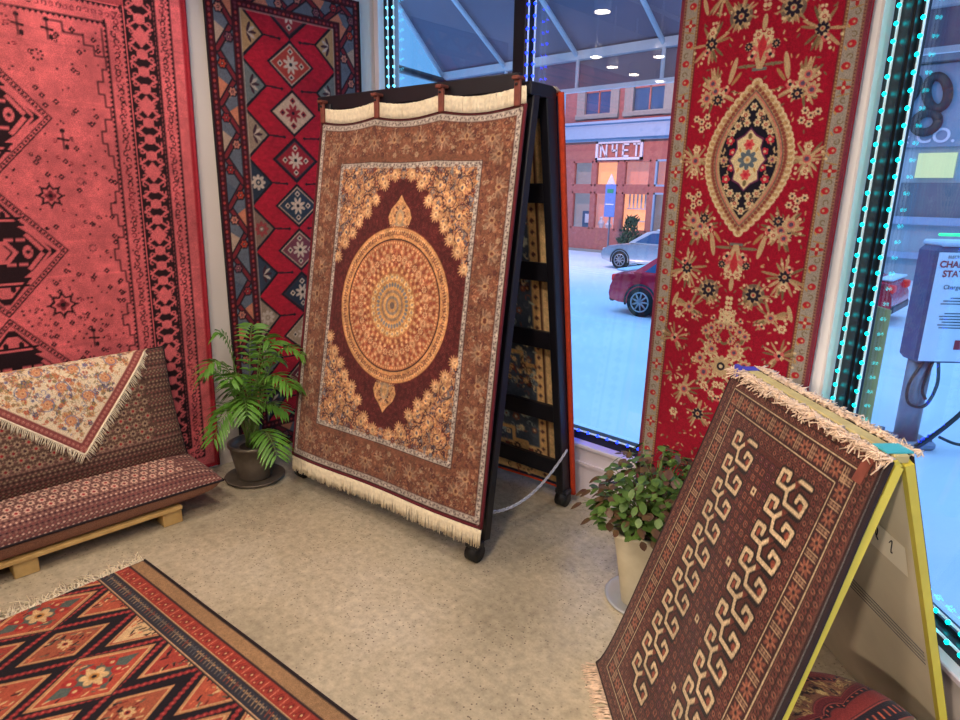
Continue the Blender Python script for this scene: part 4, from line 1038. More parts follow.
# medallion rug on the front
c = pat_medallion(); BL, BR, TL, TR = V(-2.99, 1.70, .172), V(-1.642, 1.78, .217), V(-3.058, 2.02, 1.948), V(-1.713, 2.075, 1.944)
def fmed(U, W_):
    u = (U/c_med.w)[..., None]; v = (W_/c_med.h)[..., None]
    P = (BL*(1-u)+BR*u)*(1-v)+(TL*(1-u)+TR*u)*v
    w = .012*np.sin(u*9+.5)*(1-v)**3+.008*np.sin(u*5+v*4)*(1-v)
    zt = -.022*np.abs(np.sin(u*PI*3.0+.12))*v**10
    return P+w*V(.03, -.98, .17)+zt*V(0, .1, 1)
c_med = c
r = root('display_rug', tuple(BL), 'large rust brown rug with round gold medallion clipped to the black rack', 'rug')
grid('pile', c, fmed, 'rug', r, thick=.008)
for u in (0, c.w): edge_tube('edge_binding', fmed, [(u, v) for v in np.linspace(0, c.h, 40)], .007, 'bind_red', r)
nf = 520
P = fmed(np.linspace(.0, c.w, nf), np.zeros(nf)); fringe('fringe', P, (0, -.08, -1), .088, 'fringe', r, .0033, jit=.03, seed=3)
edge_tube('hem', fmed, [(u, 0) for u in np.linspace(0, c.w, 40)], .006, 'bind_red', r)
P = fmed(np.linspace(.0, c.w, nf), np.full(nf, c.h)); D = [(0, .02, 1)]*nf
fringe('fringe', P, D, [.066]*nf, 'fringe', r, .0036, jit=.012, seed=4, rl=(.97, 1.02))
# clamps holding it
cl0 = None
for i, u in enumerate((.02, .47, .92, 1.36)):
    p = fmed(np.array([u]), np.array([c.h]))[0]
    lab = ('rust brown rug clamp at the top left corner of the medallion rug', 'rust brown rug clamp on the fringe, second from the left', 'rust brown rug clamp on the fringe, third from the left', 'rust brown rug clamp at the top right corner of the medallion rug')[i]
    rr = root('rug_clamp', tuple(p), lab, 'clamp', 'clamps on the top bar of the rack')
    MB().box(p+V(0, -.006, .045), (.030, .016, .105), Rr, bev=.004).obj('strap', 'clampm', rr)
    MB().box(p+V(0, -.002, .098), (.034, .055, .014), Rr, bev=.003).obj('clip', 'clampm', rr)
    MB().ball(p+V(0, -.016, .075), .006).obj('rivet', 'blackpl', rr)
# second rug hanging on the far side of the rack
cb = pat_blue(); r = root('display_rug', tuple(rk(.6, YB+.05, .08)), 'dark blue and gold rug with orange edge hanging behind the black rack', 'rug')
def fbk(U, W_):
    v = (W_/cb.h)[..., None]; u = (U/cb.w)[..., None]
    x = (RWd+.035)*(1-u)+(-.03)*u; y = (YB+.045)*(1-v)+(YT1+.048)*v; z = .06+(1.95)*v
    x = x+.0*v
    P = np.concatenate([x, y+.01*np.sin(u*11)*(1-v), z], -1); return RO+P@Rr.T
grid('pile', cb, fbk, 'rug', r, thick=-.008)
edge_tube('edge_binding', fbk, [(0, v) for v in np.linspace(0, cb.h, 40)], .014, 'bind_or', r, label='orange red side binding')
edge_tube('edge_binding', fbk, [(cb.w, v) for v in np.linspace(0, cb.h, 40)], .010, 'bind_or', r)
P = fbk(np.linspace(0, cb.w, 300), np.full(300, cb.h)); fringe('fringe', P, (0, -.9, .35), .05, 'fringe', r, .0025, jit=.05, seed=8)

# ================================================================= seat of cushions on a pallet
pal = root('wooden_pallet', (-3.2, .45, 0), 'pale pine pallet carrying the long seat cushion by the left wall', 'pallet')
for y in (-.18, .43, 1.03):
    for x in (-3.035, -3.40): MB().box((x, y, .037), (.095, .09, .074), bev=.003).obj('block', 'pine', pal)
for x in (-3.02, -3.2, -3.40): MB().box((x, .43, .083), (.095, 1.29, .018), bev=.002).obj('deck_board', 'pine', pal)
def cushion(name, label, cat, org, ex, ey, ez, W, H, T, seed, canvas, under, pipe, under_t=.05, even=False):
    """pillow: local x along W, y along H, patterned face bulging along ez"""
    r = root(name, tuple(org), label, cat)
    def prof(U, W_, k_=3.5):
        a = np.abs(U/W*2-1); b = np.abs(W_/H*2-1)
        return np.sqrt(np.clip(1-a**14, 0, 1))*np.clip(1-b**k_, 0, 1)**.5
    def ff(sg, th):
        def f(U, W_):
            if even: W_ = H*.5*(1+np.sin((W_/H*2-1)*PI/2))
            h = prof(U, W_, 3.5 if sg > 0 else 9.)*th
            a = U/W*2-1; b = W_/H*2-1
            X = U-.014*np.sign(a)*(np.abs(a)**8)*(1-b*b); Y = W_-.015*b*(np.abs(b)**5)*(1-a*a)
            dent = .006*np.sin(U*6+seed)*np.sin(W_*9)
            return org+X[..., None]*ex+Y[..., None]*ey+(sg*(h+dent*prof(U, W_)))[..., None]*ez
        return f
    ft = ff(1, T*.62); fb = ff(-1, under_t)
    grid('patterned_face', canvas, ft, 'cloth', r, back=False)
    cc = Canvas(W, H, .02, under, 1); grid('plain_underside', cc, fb, 'cloth', r, back=False, label='plain brown underside')
    e = [(u, 0) for u in np.linspace(0, W, 60)]+[(W, v) for v in np.linspace(0, H, 16)]+[(u, H) for u in np.linspace(W, 0, 60)]+[(0, v) for v in np.linspace(H, 0, 16)]
    edge_tube('piping', ft, e, .006, pipe, r)
    return ft
W, H = 1.85, .50
fseat = cushion('seat_cushion', 'long maroon patterned seat cushion lying on the pine pallet', 'cushion', V(-2.955, -.57, .166), V(0, 1, 0), V(-1, 0, 0), V(0, 0, 1), 1.85, .47, .155, 1, pat_cushion(1.85, .47, 5, (112, 74, 70), (214, 178, 156)), (140, 98, 76), 'bind_dk', .074, True)
nb = V(.58, 0, .18); nb /= np.linalg.norm(nb); eb = V(-.18, 0, .58); eb /= np.linalg.norm(eb)
fback = cushion('back_cushion', 'long dark patterned cushion leaning against the pink rug on the wall', 'cushion', V(-3.255, -.60, .225), V(0, 1, 0), eb, nb, 1.83, .585, .15, 2, pat_cushion(1.83, .585, 6, (88, 66, 56), (156, 132, 108)), (100, 76, 60), 'bind_dk')
# white flowered cloth over the back cushion, one corner hanging in front
S = .80; cc = pat_cloth(S); d1 = V(math.cos(math.radians(50)), math.sin(math.radians(50)), 0); d2 = V(math.cos(math.radians(139)), math.sin(math.radians(139)), 0)
def fcloth(U, W_):
    y = .755+U*d1[0]+W_*d2[0]; s = .135+U*d1[1]+W_*d2[1]     # coordinates on the cushion's face
    H = .585; over = np.clip(s-(H-.012), 0, None); s2 = np.clip(s, 0, H-.012)
    P = fback(y+.60, s2)+nb*.007+.004*np.sin(U*30)[..., None]*nb*.3
    ph = np.clip(over/.05, 0, 1)[..., None]; dn = np.clip(over-.05, 0, None)[..., None]
    P = P-nb*.03*ph+eb*.018*np.sin(ph*PI/2)-nb*.0*dn-eb*dn*.98-nb*.012*ph
    return P
r = root('embroidered_cloth', tuple(fcloth(np.array([0.]), np.array([0.]))[0]), 'cream flowered fringed cloth draped over the back cushion with one corner hanging down', 'cloth')
grid('printed_cloth', cc, fcloth, 'cloth', r, thick=.002, keep=lambda U, W_: (.135+U*d1[1]+W_*d2[1]) < .72)
n = 60
for a, (k, dd) in enumerate((((lambda t: (t, 0.)), -d2), ((lambda t: (0., t)), -d1))):
    P = []; D = []
    for t in np.linspace(.0, .72, 95):
        u, v = k(t); s = .135+u*d1[1]+v*d2[1]
        if s > .58: break
        P.append(fcloth(np.array([u]), np.array([v]))[0]+nb*.002); q = V(0, dd[0], 0)+eb*dd[1]+V(0, 0, -.45); D.append(q)
    fringe('fringe', P, D, .033, 'fringe', r, .0036, jit=.16, seed=a+5, sag=.25, label='cream knotted fringe')
    MB().tube(P, .005, 5).obj('fringe_heading', 'fringe', r)

# ================================================================= kilim on the floor
c = pat_kilim(); e1 = V(.996, .089, 0); e2 = V(.089, -.996, 0); o = V(-2.752, .812, 0)
fk = lambda U, W_: o+U[..., None]*e1+W_[..., None]*e2+(.008+.0008*np.sin(U*9)+.0006*np.sin(W_*11))[..., None]*V(0, 0, 1)
r = root('floor_kilim', tuple(o), 'red and black flat woven kilim with rows of diamonds lying on the concrete floor', 'rug')
grid('weave', c, fk, 'flat', r, thick=-.006)
edge_tube('edge_binding', fk, [(u, 0) for u in np.linspace(0, c.w, 40)], .005, 'bind_dk', r)
n = 330; q = random.Random(5)
P = fk(np.zeros(n), np.linspace(0, c.h, n)); fringe('fringe', P+V(0, 0, .001), [V(-1, q.uniform(-.5, .3), 0) for _ in range(n)], [.055+.03*math.sin(i*.11)*math.sin(i*.37) for i in range(n)], 'fringe', r, .0030, jit=.14, seed=6, wav=.16)

# ================================================================= easel with the brown rug
F1, F2, P1, P2, Rb1, Rb2 = V(-.951, 1.675, 0), V(-.375, 1.105, 0), V(-.725, 2.016, 1.05), V(-.210, 1.535, 1.05), V(-.46, 2.42, 0), V(.02, 1.965, 0)
ea = root('display_easel', tuple((F1+Rb2)/2), 'folding easel of two grey boards with yellow taped edges holding the brown rug', 'display board')
def panel(A, B, C_, D_, th, name, inward):
    """board with corners A,B (top) C,D (bottom, same order), thickness th towards inward"""
    n = np.cross(B-A, C_-A); n /= np.linalg.norm(n)
    if n@inward < 0: n = -n
    vs = [A, B, D_, C_, A+n*th, B+n*th, D_+n*th, C_+n*th]
    b = MB().add(vs, [(0, 1, 2, 3), (7, 6, 5, 4), (0, 4, 5, 1), (1, 5, 6, 2), (2, 6, 7, 3), (3, 7, 4, 0)]).obj(name, 'board', ea)
    for (p, q) in ((A, C_), (B, D_), (A, B)):
        MB().tube([p+n*th/2, q+n*th/2], .0135, 4, smooth=False).obj('edge_tape', 'yellow', b, 'yellow taped edge')
    return n
inn = (P1+P2)/2*V(1, 1, 0)-(F1+F2)/2
up = V(0, 0, 1)
nF = panel(P1, P2, F1+(F2-F1)*.07, F2, .015, 'front_board', inn)
off = inn/np.linalg.norm(inn)*.05
nB = panel(P1+off, P2+off, Rb1, Rb2, .015, 'back_board', -inn)
ax = (P2-P1)/np.linalg.norm(P2-P1)
MB().box((P1+P2)/2+off*.5+V(0, 0, .008), (.70, .036, .020), np.stack([ax, np.cross(up, ax), up], 1), bev=.003).obj('ridge_strip', 'wood', ea)
MB().box(P2-ax*.035+off*.5+V(0, 0, .0205), (.05, .060, .004), np.stack([ax, np.cross(up, ax), up], 1)).obj('tape', 'cyantape', ea, 'teal tape on the near end of the ridge')
MB().box(P1+ax*.012+off*.3+V(0, 0, .0205), (.035, .055, .004), np.stack([ax, np.cross(up, ax), up], 1)).obj('tape', 'bluetape', ea, 'blue tape on the far end of the ridge')
# paper note on the inside of the back board
def onback(s, v, d=.017): return ((P1+off)*(1-s)+(P2+off)*s)*v+(Rb1*(1-s)+Rb2*s)*(1-v)+nB*d
note = MB().add([onback(.60, .80), onback(.95, .77), onback(.945, .685), onback(.60, .71)], [(0, 1, 2, 3)])
note.add([onback(.60, .80, .0176), onback(.95, .77, .0176), onback(.945, .685, .0176), onback(.60, .71, .0176)], [(0, 1, 2, 3)])
nt_ = note.obj('paper_note', 'paper', ea)
for k in range(3):
    mb = MB(); s0 = .72+k*.075; mb.tube([onback(s0+.012*math.sin(t*1.4)+t*.004, .755-.02*math.cos(t*1.2+k)-k*.006, .019) for t in np.linspace(0, 4, 10)], .0014, 4); mb.obj('handwriting', 'ink', nt_)
mb = MB()
for k in range(4): mb.tube([onback(.06, .52-.016*k, .0165), onback(.5, .50-.014*k, .0165), onback(.97, .47-.012*k, .0165)], .0012, 4)
mb.obj('pencil_lines', 'greyink', ea)
# rug over the front board
ct = pat_turkmen(); tl = P1-nF*.012-ax*.02; tr = P2-nF*.012+ax*.004; bl = F1-nF*.012-ax*.012; brr = F2-nF*.012+V(.0, -.0, 0)
def fturk(U, W_):
    u = (U/ct.w)[..., None]; v = (W_/ct.h)[..., None]
    P = (bl*(1-u)+brr*u)*(1-v)+(tl*(1-u)+tr*u)*v
    w = .010*np.sin(u*8+v*5)*(1-v)*v*2+.010*np.sin(v*PI)+.03*np.clip(.06-v, 0, 1)
    edge = .028*np.clip(u-.9, 0, 1)*10*np.sin(v*PI)
    pull = .05*(1-u)*np.sin(PI*np.clip(v, 0, 1)**.6)
    return P-w*nF+edge*ax*.8+pull*ax+np.array([0, 0, .006])
r = root('display_rug', tuple(bl), 'dark brown rug with cream hooked motifs hung over the near face of the easel', 'rug')
grid('pile', ct, fturk, 'rug', r, thick=-.009)
for u in (0, ct.w): edge_tube('edge_binding', fturk, [(u, v) for v in np.linspace(0, ct.h, 40)], .008, 'bind_dk', r)
n = 1200; q = random.Random(11); P = fturk(np.linspace(0, ct.w, n), np.full(n, ct.h))
D = [(-nF*q.uniform(.3, .8)+V(0, 0, q.uniform(-.5, .5))+ax*q.uniform(-.7, .7)) for _ in range(n)]
fringe('fringe', P+V(0, 0, .004), D, [.019*q.uniform(.4, 1.3) for _ in range(n)], 'fringe2', r, .0027, jit=.4, seed=12, sag=.7, wav=.45, segs=4, label='tangled cream fringe along the ridge')
P = fturk(np.linspace(0, ct.w, 300), np.zeros(300)); P[:, 2] = .006
fringe('fringe', P, [(-nF*V(1, 1, 0)+ax*q.uniform(-.3, .3)) for _ in range(300)], .055, 'fringe2', r, .0024, jit=.12, seed=13)
MB().box(fturk(np.array([.03]), np.array([ct.h-.012]))[0]-nF*.006, (.030, .012, .06), np.stack([ax, np.cross(up, ax), up], 1)).obj('tape', 'bluetape', r, 'blue tape holding the corner')
MB().box(fturk(np.array([ct.w-.05]), np.array([ct.h-.045]))[0]-nF*.006, (.03, .01, .07), np.stack([ax, -nF, np.cross(ax, -nF)], 1)).obj('leather_tab', 'clampm', r, 'brown leather tab near the corner')
# rug on the window side of the easel
ce = pat_back_easel(); tb = P1+off+V(0, 0, .004); te = P2+off+V(0, 0, .004)
def fbe(U, W_):
    u = (U/ce.w)[..., None]; v = (W_/ce.h)[..., None]; return (Rb1*(1-u)+Rb2*u)*(1-v)+(tb*(1-u)+te*u)*v-nB*.009-ax*.012*u+V(0, 0, .008)
r = root('display_rug', tuple(Rb1), 'brown rug hung over the window side of the easel, mostly hidden', 'rug')
grid('pile', ce, fbe, 'rug', r, thick=.005)
edge_tube('edge_binding', fbe, [(ce.w, v) for v in np.linspace(0, ce.h, 30)], .0045, 'bind_dk', r)
n = 1000; P = fbe(np.linspace(0, ce.w, n), np.full(n, ce.h)); fringe('fringe', P, [(-nB*.6+V(0, 0, q.uniform(.2, .8))+ax*q.uniform(-.6, .8)) for _ in range(n)], [.018*q.uniform(.4, 1.3) for _ in range(n)], 'fringe2', r, .0025, jit=.4, seed=14, sag=.6, wav=.45, segs=4)
# pouf under the easel
cp_ = pat_pouf(); pc = V(-.20, 1.56, 0); r = root('pouf', tuple(pc), 'round kilim covered pouf in red and brown stripes tucked under the easel', 'pouf')
def fpf(U, W_):
    x = (U/.36-1); y = (W_/.36-1); R_ = np.maximum(np.abs(x), np.abs(y)); L_ = np.sqrt(x*x+y*y)+1e-9; k = R_/L_; rr_ = R_
    h = .37*np.clip(1-rr_**5, 0, 1)**.33; r2 = np.where(rr_ < .98, rr_, .98)*.31
    return np.stack([pc[0]+x*k*.27, pc[1]+y*k*.27, np.maximum(h, .004)], -1)
c_ = math.cos(-.3); s_ = math.sin(-.3)
def fpf2(U, W_):
    P = fpf(U, W_); X, Y = P[..., 0]-pc[0], P[..., 1]-pc[1]; P[..., 0] = pc[0]+X*c_-Y*s_; P[..., 1] = pc[1]+X*s_+Y*c_; return P
grid('kilim_cover', cp_, fpf2, 'flat', r, back=False)
MB().lathe((pc[0], pc[1], 0), [(.25, .0), (.27, .02), (.265, .04)], 40).obj('base', 'brown', r)

# ================================================================= plants
def frond(base, az, L, rise, droop, n=15, wl_=.13):
    """one feather palm leaf: arching stalk and two rows of narrow leaflets, in local space"""
    st = []; 
    for t in np.linspace(0, 1, 12):
        rr_ = L*(t**1.15)*.62*(1+.35*t); z = rise*math.sin(min(1, t*.95)*PI*.58)-droop*t**2.6
        st.append(V(*base)+V(math.cos(az)*rr_, math.sin(az)*rr_, z))
    mb = MB()
    q = random.Random(int(az*1000)+int(L*977))
    for i in range(n):
        t = .34+.66*i/(n-1); x = t*11; k = min(10, int(x)); p = st[k]*(1-(x-k))+st[min(11, k+1)]*(x-k); tg = st[min(11, k+1)]-st[max(0, k-1)]; tg /= np.linalg.norm(tg)
        side = np.cross(tg, V(0, 0, 1)); side /= np.linalg.norm(side)+1e-9; upv = np.cross(side, tg)
        for sg in (-1, 1):
            ln = wl_*(math.sin((t-.2)*PI*1.05)**.7 if t < .97 else .5)*q.uniform(.85, 1.1); d = side*sg*.80+tg*.62+upv*.12; d /= np.linalg.norm(d)
            w = .0085; wv = np.cross(d, upv); wv /= np.linalg.norm(wv)
            a = [p, p+d*ln*.35+V(0, 0, -.01*ln/.1), p+d*ln*.7+V(0, 0, -.03*ln/.1), p+d*ln+V(0, 0, -.055*ln/.1)]
            vs = [a[0], a[1]+wv*w, a[1]-wv*w, a[2]+wv*w*.8, a[2]-wv*w*.8, a[3], a[1]+upv*.003, a[2]+upv*.003]
            mb.add(vs, [(0, 1, 6), (0, 6, 2), (1, 3, 7, 6), (6, 7, 4, 2), (3, 5, 7), (7, 5, 4)], True)
    return st, mb
pp = V(-3.20, 1.57, 0)
sc = root('saucer', tuple(pp), 'dark round saucer under the palm pot near the left wall', 'saucer')
MB().lathe(tuple(pp), [(.135, 0), (.15, .006), (.165, .02), (.158, .022), (.14, .012), (.02, .010)], 40).obj('dish', 'bronze', sc)
palm = root('potted_palm', tuple(pp+V(0, 0, .012)), 'green feathery parlour palm in a dark bronze pot beside the sofa cushions', 'potted plant')
MB().lathe((pp[0], pp[1], .012), [(.085, 0), (.092, .01), (.112, .11), (.127, .19), (.136, .195), (.136, .21), (.122, .212), (.117, .185), (.02, .18)], 40).obj('pot', 'bronze', palm)
MB().lathe((pp[0], pp[1], .178), [(.115, .0), (.107, .012), (.05, .02), (.01, .022)], 24).obj('soil', 'soil', palm)
q = random.Random(42)
fl_ = [(-2.4, .40, .50, .16), (-1.9, .36, .34, .30), (-2.9, .34, .42, .22), (.9, .40, .44, .18), (.35, .40, .52, .20), (1.6, .30, .60, .10), (-.4, .34, .40, .20), (-1.2, .34, .36, .34), (2.2, .26, .68, .06), (-2.1, .22, .66, .02), (.1, .22, .66, .04), (1.1, .24, .52, .05), (-2.6, .26, .30, .12), (.6, .30, .30, .12), (-.2, .44, .22, .22), (-1.0, .24, .48, .06), (1.9, .26, .40, .1), (-1.45, .28, .56, .1), (.7, .34, .62, .12)]
for (az, L, rise, dr) in fl_:
    b = pp+V(q.uniform(-.035, .035), q.uniform(-.035, .035), .195)
    if math.cos(az) < -.2: L *= .62
    st, mb = frond(b, az, L, rise*1.02, dr*.62); fo = mb.obj('frond', 'leaf', palm)
    MB().tube(st, [.0045*(1-.7*t) for t in np.linspace(0, 1, 12)], 5).obj('stalk', 'stem', fo)
# broad leaved plant
p2 = V(-1.045, 2.13, 0)
sc = root('saucer', tuple(p2), 'round steel saucer under the cream pot near the front window', 'saucer')
MB().lathe(tuple(p2), [(.13, 0), (.15, .004), (.158, .016), (.150, .018), (.135, .010), (.02, .008)], 44).obj('dish', 'steel', sc)
pl2 = root('potted_plant', tuple(p2+V(0, 0, .01)), 'bushy green and purple leaved plant in a tall cream square pot by the easel', 'potted plant')
po = MB().lathe((0, 0, .01), [(.082, 0), (.090, .01), (.116, .18), (.140, .315), (.145, .322), (.140, .33), (.124, .328), (.116, .29), (.02, .288)], 48, sq=5)
a = math.radians(28); po.v = [tuple(p2+rotz(a)@V(*v)) for v in po.v]; po.obj('pot', 'stone', pl2)
MB().lathe((p2[0], p2[1], .295), [(.105, .0), (.09, .015), (.01, .02)], 24).obj('soil', 'soil', pl2)
g_ = MB(); h_ = MB(); s_m = MB(); q = random.Random(8)
def broad(mb, p, az, tilt, L, w):
    R = rotz(az)@np.array([[math.cos(tilt), 0, math.sin(tilt)], [0, 1, 0], [-math.sin(tilt), 0, math.cos(tilt)]])
    pr = [(0, 0), (.12, .55), (.35, 1), (.6, .95), (.82, .6), (1, 0)]; vs = []; 
    for t, k in pr: vs += [p+R@V(L*t, -w*k/2, -.12*L*t*t+.06*w*k), p+R@V(L*t, 0, -.12*L*t*t), p+R@V(L*t, w*k/2, -.12*L*t*t+.06*w*k)]
    fs = []
    for i in range(5): b = i*3; fs += [(b, b+3, b+4, b+1), (b+1, b+4, b+5, b+2)]
    mb.add(vs, fs, True)
for k in range(760):
    a = q.uniform(0, 2*PI); rr_ = .225*math.sqrt(q.random()); zz_ = .35+(.33*math.sqrt(max(0, 1-(rr_/.235)**2)))*q.uniform(.2, 1)
    p = p2+V(rr_*math.cos(a), rr_*math.sin(a), zz_)
    broad(g_ if q.random() < .66 else h_, p, a+q.gauss(0, .7), q.uniform(-.2, .9), q.uniform(.030, .052), q.uniform(.022, .038))
    if k % 5 == 0: s_m.tube([p2+V(q.uniform(-.05, .05), q.uniform(-.05, .05), .30), p2+V(rr_*.5*math.cos(a), rr_*.5*math.sin(a), .30+(zz_-.3)*.7), p], [.0035, .0028, .0018], 4)
for (dx, dy, z) in ((-.20, -.13, .46), (-.24, -.10, .44), (-.22, -.16, .41), (-.17, -.16, .36), (-.20, -.07, .50)):
    p = p2+V(dx, dy, z); broad(h_, p, PI+.6, .5, .055, .04); s_m.tube([p2+V(-.05, -.03, .33), p2+V(dx*.6, dy*.6, z+.03), p], [.003, .002, .0015], 4)
g_.obj('foliage', 'leaf2', pl2); h_.obj('foliage', 'leaf3', pl2, 'purple brown leaves'); s_m.obj('stems', 'stem', pl2)

# ================================================================= ceiling lamps and light
lamps = [(-2.7, 1.0), (-1.2, 1.2), (-2.2, -.4), (-.6, -.2), (-2.6, -1.9), (-.9, -1.8), (.9, -.6), (.7, -2.2)]
first = None
names = ['round ceiling lamp nearest the left wall and the pink rug', 'round ceiling lamp above the open floor before the rack', 'round ceiling lamp over the floor kilim', 'round ceiling lamp above the viewer', 'round ceiling lamp behind the viewer on the left', 'round ceiling lamp behind the viewer in the middle', 'round ceiling lamp right of the viewer', 'round ceiling lamp in the rear right of the shop']
for (x, y), nm in zip(lamps, names):
    if first is None:
        first = root('ceiling_lamp', (x, y, CZ), nm, 'ceiling lamp', 'recessed ceiling lamps')
        MB().lathe((x, y, CZ-.03), [(.05, .03), (.062, .03), (.066, .0), (.058, -.004), (.05, .004)], 28).obj('ring', 'lampbody', first)
        MB().lathe((x, y, CZ-.026), [(.002, .0), (.05, .0), (.05, .01)], 24).obj('lens', 'lamp', first)
    else: o = dup(first, (x, y, CZ)); o['label'] = nm
# small spot lamps on a ceiling track by the left wall
tr = root('track_rail', (-2.95, .75, CZ), 'white lighting track along the ceiling near the left wall', 'track')
MB().box((-2.95, .75, CZ-.012), (.035, 2.6, .024), bev=.003).obj('rail', 'lampbody', tr)
tl_ = [(-2.33, 2.11, 'small white spot lamp nearest the front window'), (-2.68, .76, 'small white spot lamp hanging between the track and the room middle'), (-3.07, 1.05, 'small white spot lamp by the left wall, closest to the window'), (-3.19, .62, 'small white spot lamp by the left wall, second from the window'), (-3.23, .20, 'small white spot lamp by the left wall, third from the window'), (-3.21, -.25, 'small white spot lamp by the left wall, farthest from the window')]
f0 = None
for (x, y, nm) in tl_:
    if f0 is None:
        f0 = root('spot_lamp', (x, y, 2.65), nm, 'spot lamp', 'hanging spot lamps')
        MB().tube([(x, y, CZ), (x, y, 2.72)], .008, 8).obj('rod', 'lampbody', f0); MB().lathe((x, y, 2.645), [(.046, 0), (.05, .01), (.045, .09), (.02, .10)], 20).obj('shade', 'lampbody', f0)
        MB().lathe((x, y, 2.638), [(.002, 0), (.042, 0), (.042, .006)], 20).obj('lens', 'lamp', f0)
    else: o = dup(f0, (x, y, 2.65)); o['label'] = nm
o = dup(f0, (-.05, -3.3, 2.65)); o['label'] = 'small white spot lamp added far behind the viewer to brighten the easel'  # added unseen lamp, brightens the inside of the easel's back board
def spot(p, t, e, col=(1, .80, .62), size=.12, ang=110, blend=.8):
    l = bpy.data.lights.new('lamp_light', 'SPOT'); l.energy = e; l.color = col; l.shadow_soft_size = size; l.spot_size = math.radians(ang); l.spot_blend = blend
    o = bpy.data.objects.new('lamp_light', l); COL.objects.link(o); o.location = p; d = Vector(t)-Vector(p); o.rotation_euler = d.to_track_quat('-Z', 'Y').to_euler(); return o
WARM = (1, .81, .65)
spot((-2.7, 1.0, 3.04), (-3.0, 1.0, 0), 48, WARM, ang=140)
spot((-1.2, 1.2, 3.04), (-1.2, 1.5, 0), 62, WARM, ang=135)
spot((-2.2, -.4, 3.04), (-2.9, 1.2, .6), 105, WARM, ang=120)
spot((-.6, -.2, 3.04), (-1.7, 2.2, .8), 135, WARM, ang=110)
spot((-.9, -1.8, 3.04), (-1.3, 2.6, 1.2), 125, WARM, ang=90)
spot((.9, -.6, 3.04), (-.5, 1.9, .5), 85, WARM, ang=100)
spot((.9, -.6, 3.04), (.15, 1.15, 0), 150, WARM, ang=42, blend=.9)  # added narrow beam, bounces off the floor into the easel
spot((-.05, -3.3, 2.6), (-.25, 1.7, .5), 520, WARM, ang=24, blend=.6)  # added beam onto the inner face of the easel's back board
spot((-2.6, -1.9, 3.04), (-3.2, 0, 1), 70, WARM, ang=130)
spot((.7, -2.2, 3.04), (.6, -2, 0), 60, WARM, ang=150)

# ================================================================= outside
G = -1.05
struct(MB().box((0, 30, G-.1), (160, 54.4, .2)).obj('ground', 'snow'))
# wheel tracks pressed in the snow
mb = MB()
for y, h in ((11.3, .03), (18.3, .03), (19.3, .03)):
    for sg in (0, .5): mb.prism([(y+sg, G), (y+sg+.08, G+h), (y+sg+.22, G+h), (y+sg+.3, G)], -40, 20, 0)
tag(mb.obj('snow_ridges', 'snow'), 'low ridges of pushed snow running along the street', 'snow', kind='stuff')
# --- brick shop across the street
FY = 26.
bs = root('brick_building', (-16, FY, G), 'red brick shop building across the street with lit ground floor windows', 'building')
x0, x1 = -19.05, -12.8
cols = [(-18.42, -17.30), (-17.18, -15.93), (-15.68, -14.33), (-14.12, -13.0)]
w = MB(); dep = .3
def wallx(a, b, z0, z1, mb=w): mb.box(((a+b)/2, FY+dep/2, (z0+z1)/2), (b-a, dep, z1-z0))
wallx(x0, x1, G, .0); wallx(x0, x1, 1.72, 1.98); wallx(x0, x1, 3.10, 3.98)
px = x0
for a, b in cols: wallx(px, a, 0, 1.72); wallx(px, a, 1.98, 3.1); px = b
wallx(px, x1, 0, 1.72); wallx(px, x1, 1.98, 3.1)
w.obj('ground_floor_wall', 'brickp', bs)
w = MB(); ups = [(-18.0, -16.45, 5.15, 7.1), (-15.5, -13.85, 5.15, 7.1), (-18.0, -16.45, 8.6, 10.5), (-15.5, -13.85, 8.6, 10.5)]
px = x0; 
for a, b in ((-18.0, -16.45), (-15.5, -13.85)): wallx(px, a, 4.7, 11.5, w); px = b
wallx(px, x1, 4.7, 11.5, w)
for a, b in ((-18.0, -16.45), (-15.5, -13.85)): wallx(a, b, 4.7, 5.15, w); wallx(a, b, 7.1, 8.6, w); wallx(a, b, 10.5, 11.5, w)
w.obj('upper_wall', 'brick', bs)
w = MB(); w.box((x0/2+x1/2, FY-.16, 4.35), (x1-x0+.2, .5, .62)).box((x0/2+x1/2, FY-.22, 4.70), (x1-x0+.4, .66, .10)); w.box((x0/2+x1/2, FY-.06, 3.99), (x1-x0+.1, .3, .10)); w.obj('cornice', 'cornice', bs)
for a, b, z0, z1 in ups:
    f_ = MB().box((a-.12, FY-.03, (z0+z1)/2), (.42, .14, z1-z0+.5)).box((b+.12, FY-.03, (z0+z1)/2), (.42, .14, z1-z0+.5)).box(((a+b)/2, FY-.06, z0-.12), (b-a+.7, .22, .2)).obj('window_surround', 'stonef', bs)
    MB().box(((a+b)/2, FY+.12, (z0+z1)/2), (b-a, .04, z1-z0)).obj('pane', 'darkglass', f_)
    g = MB().box(((a+b)/2, FY+.08, z0+.95), (b-a, .06, .08)); g.box(((a+b)/2, FY+.08, z0+.5), (.07, .06, .95)); g.box((a+.03, FY+.08, (z0+z1)/2), (.06, .06, z1-z0)).box((b-.03, FY+.08, (z0+z1)/2), (.06, .06, z1-z0)); g.obj('sash', 'brickp', f_)
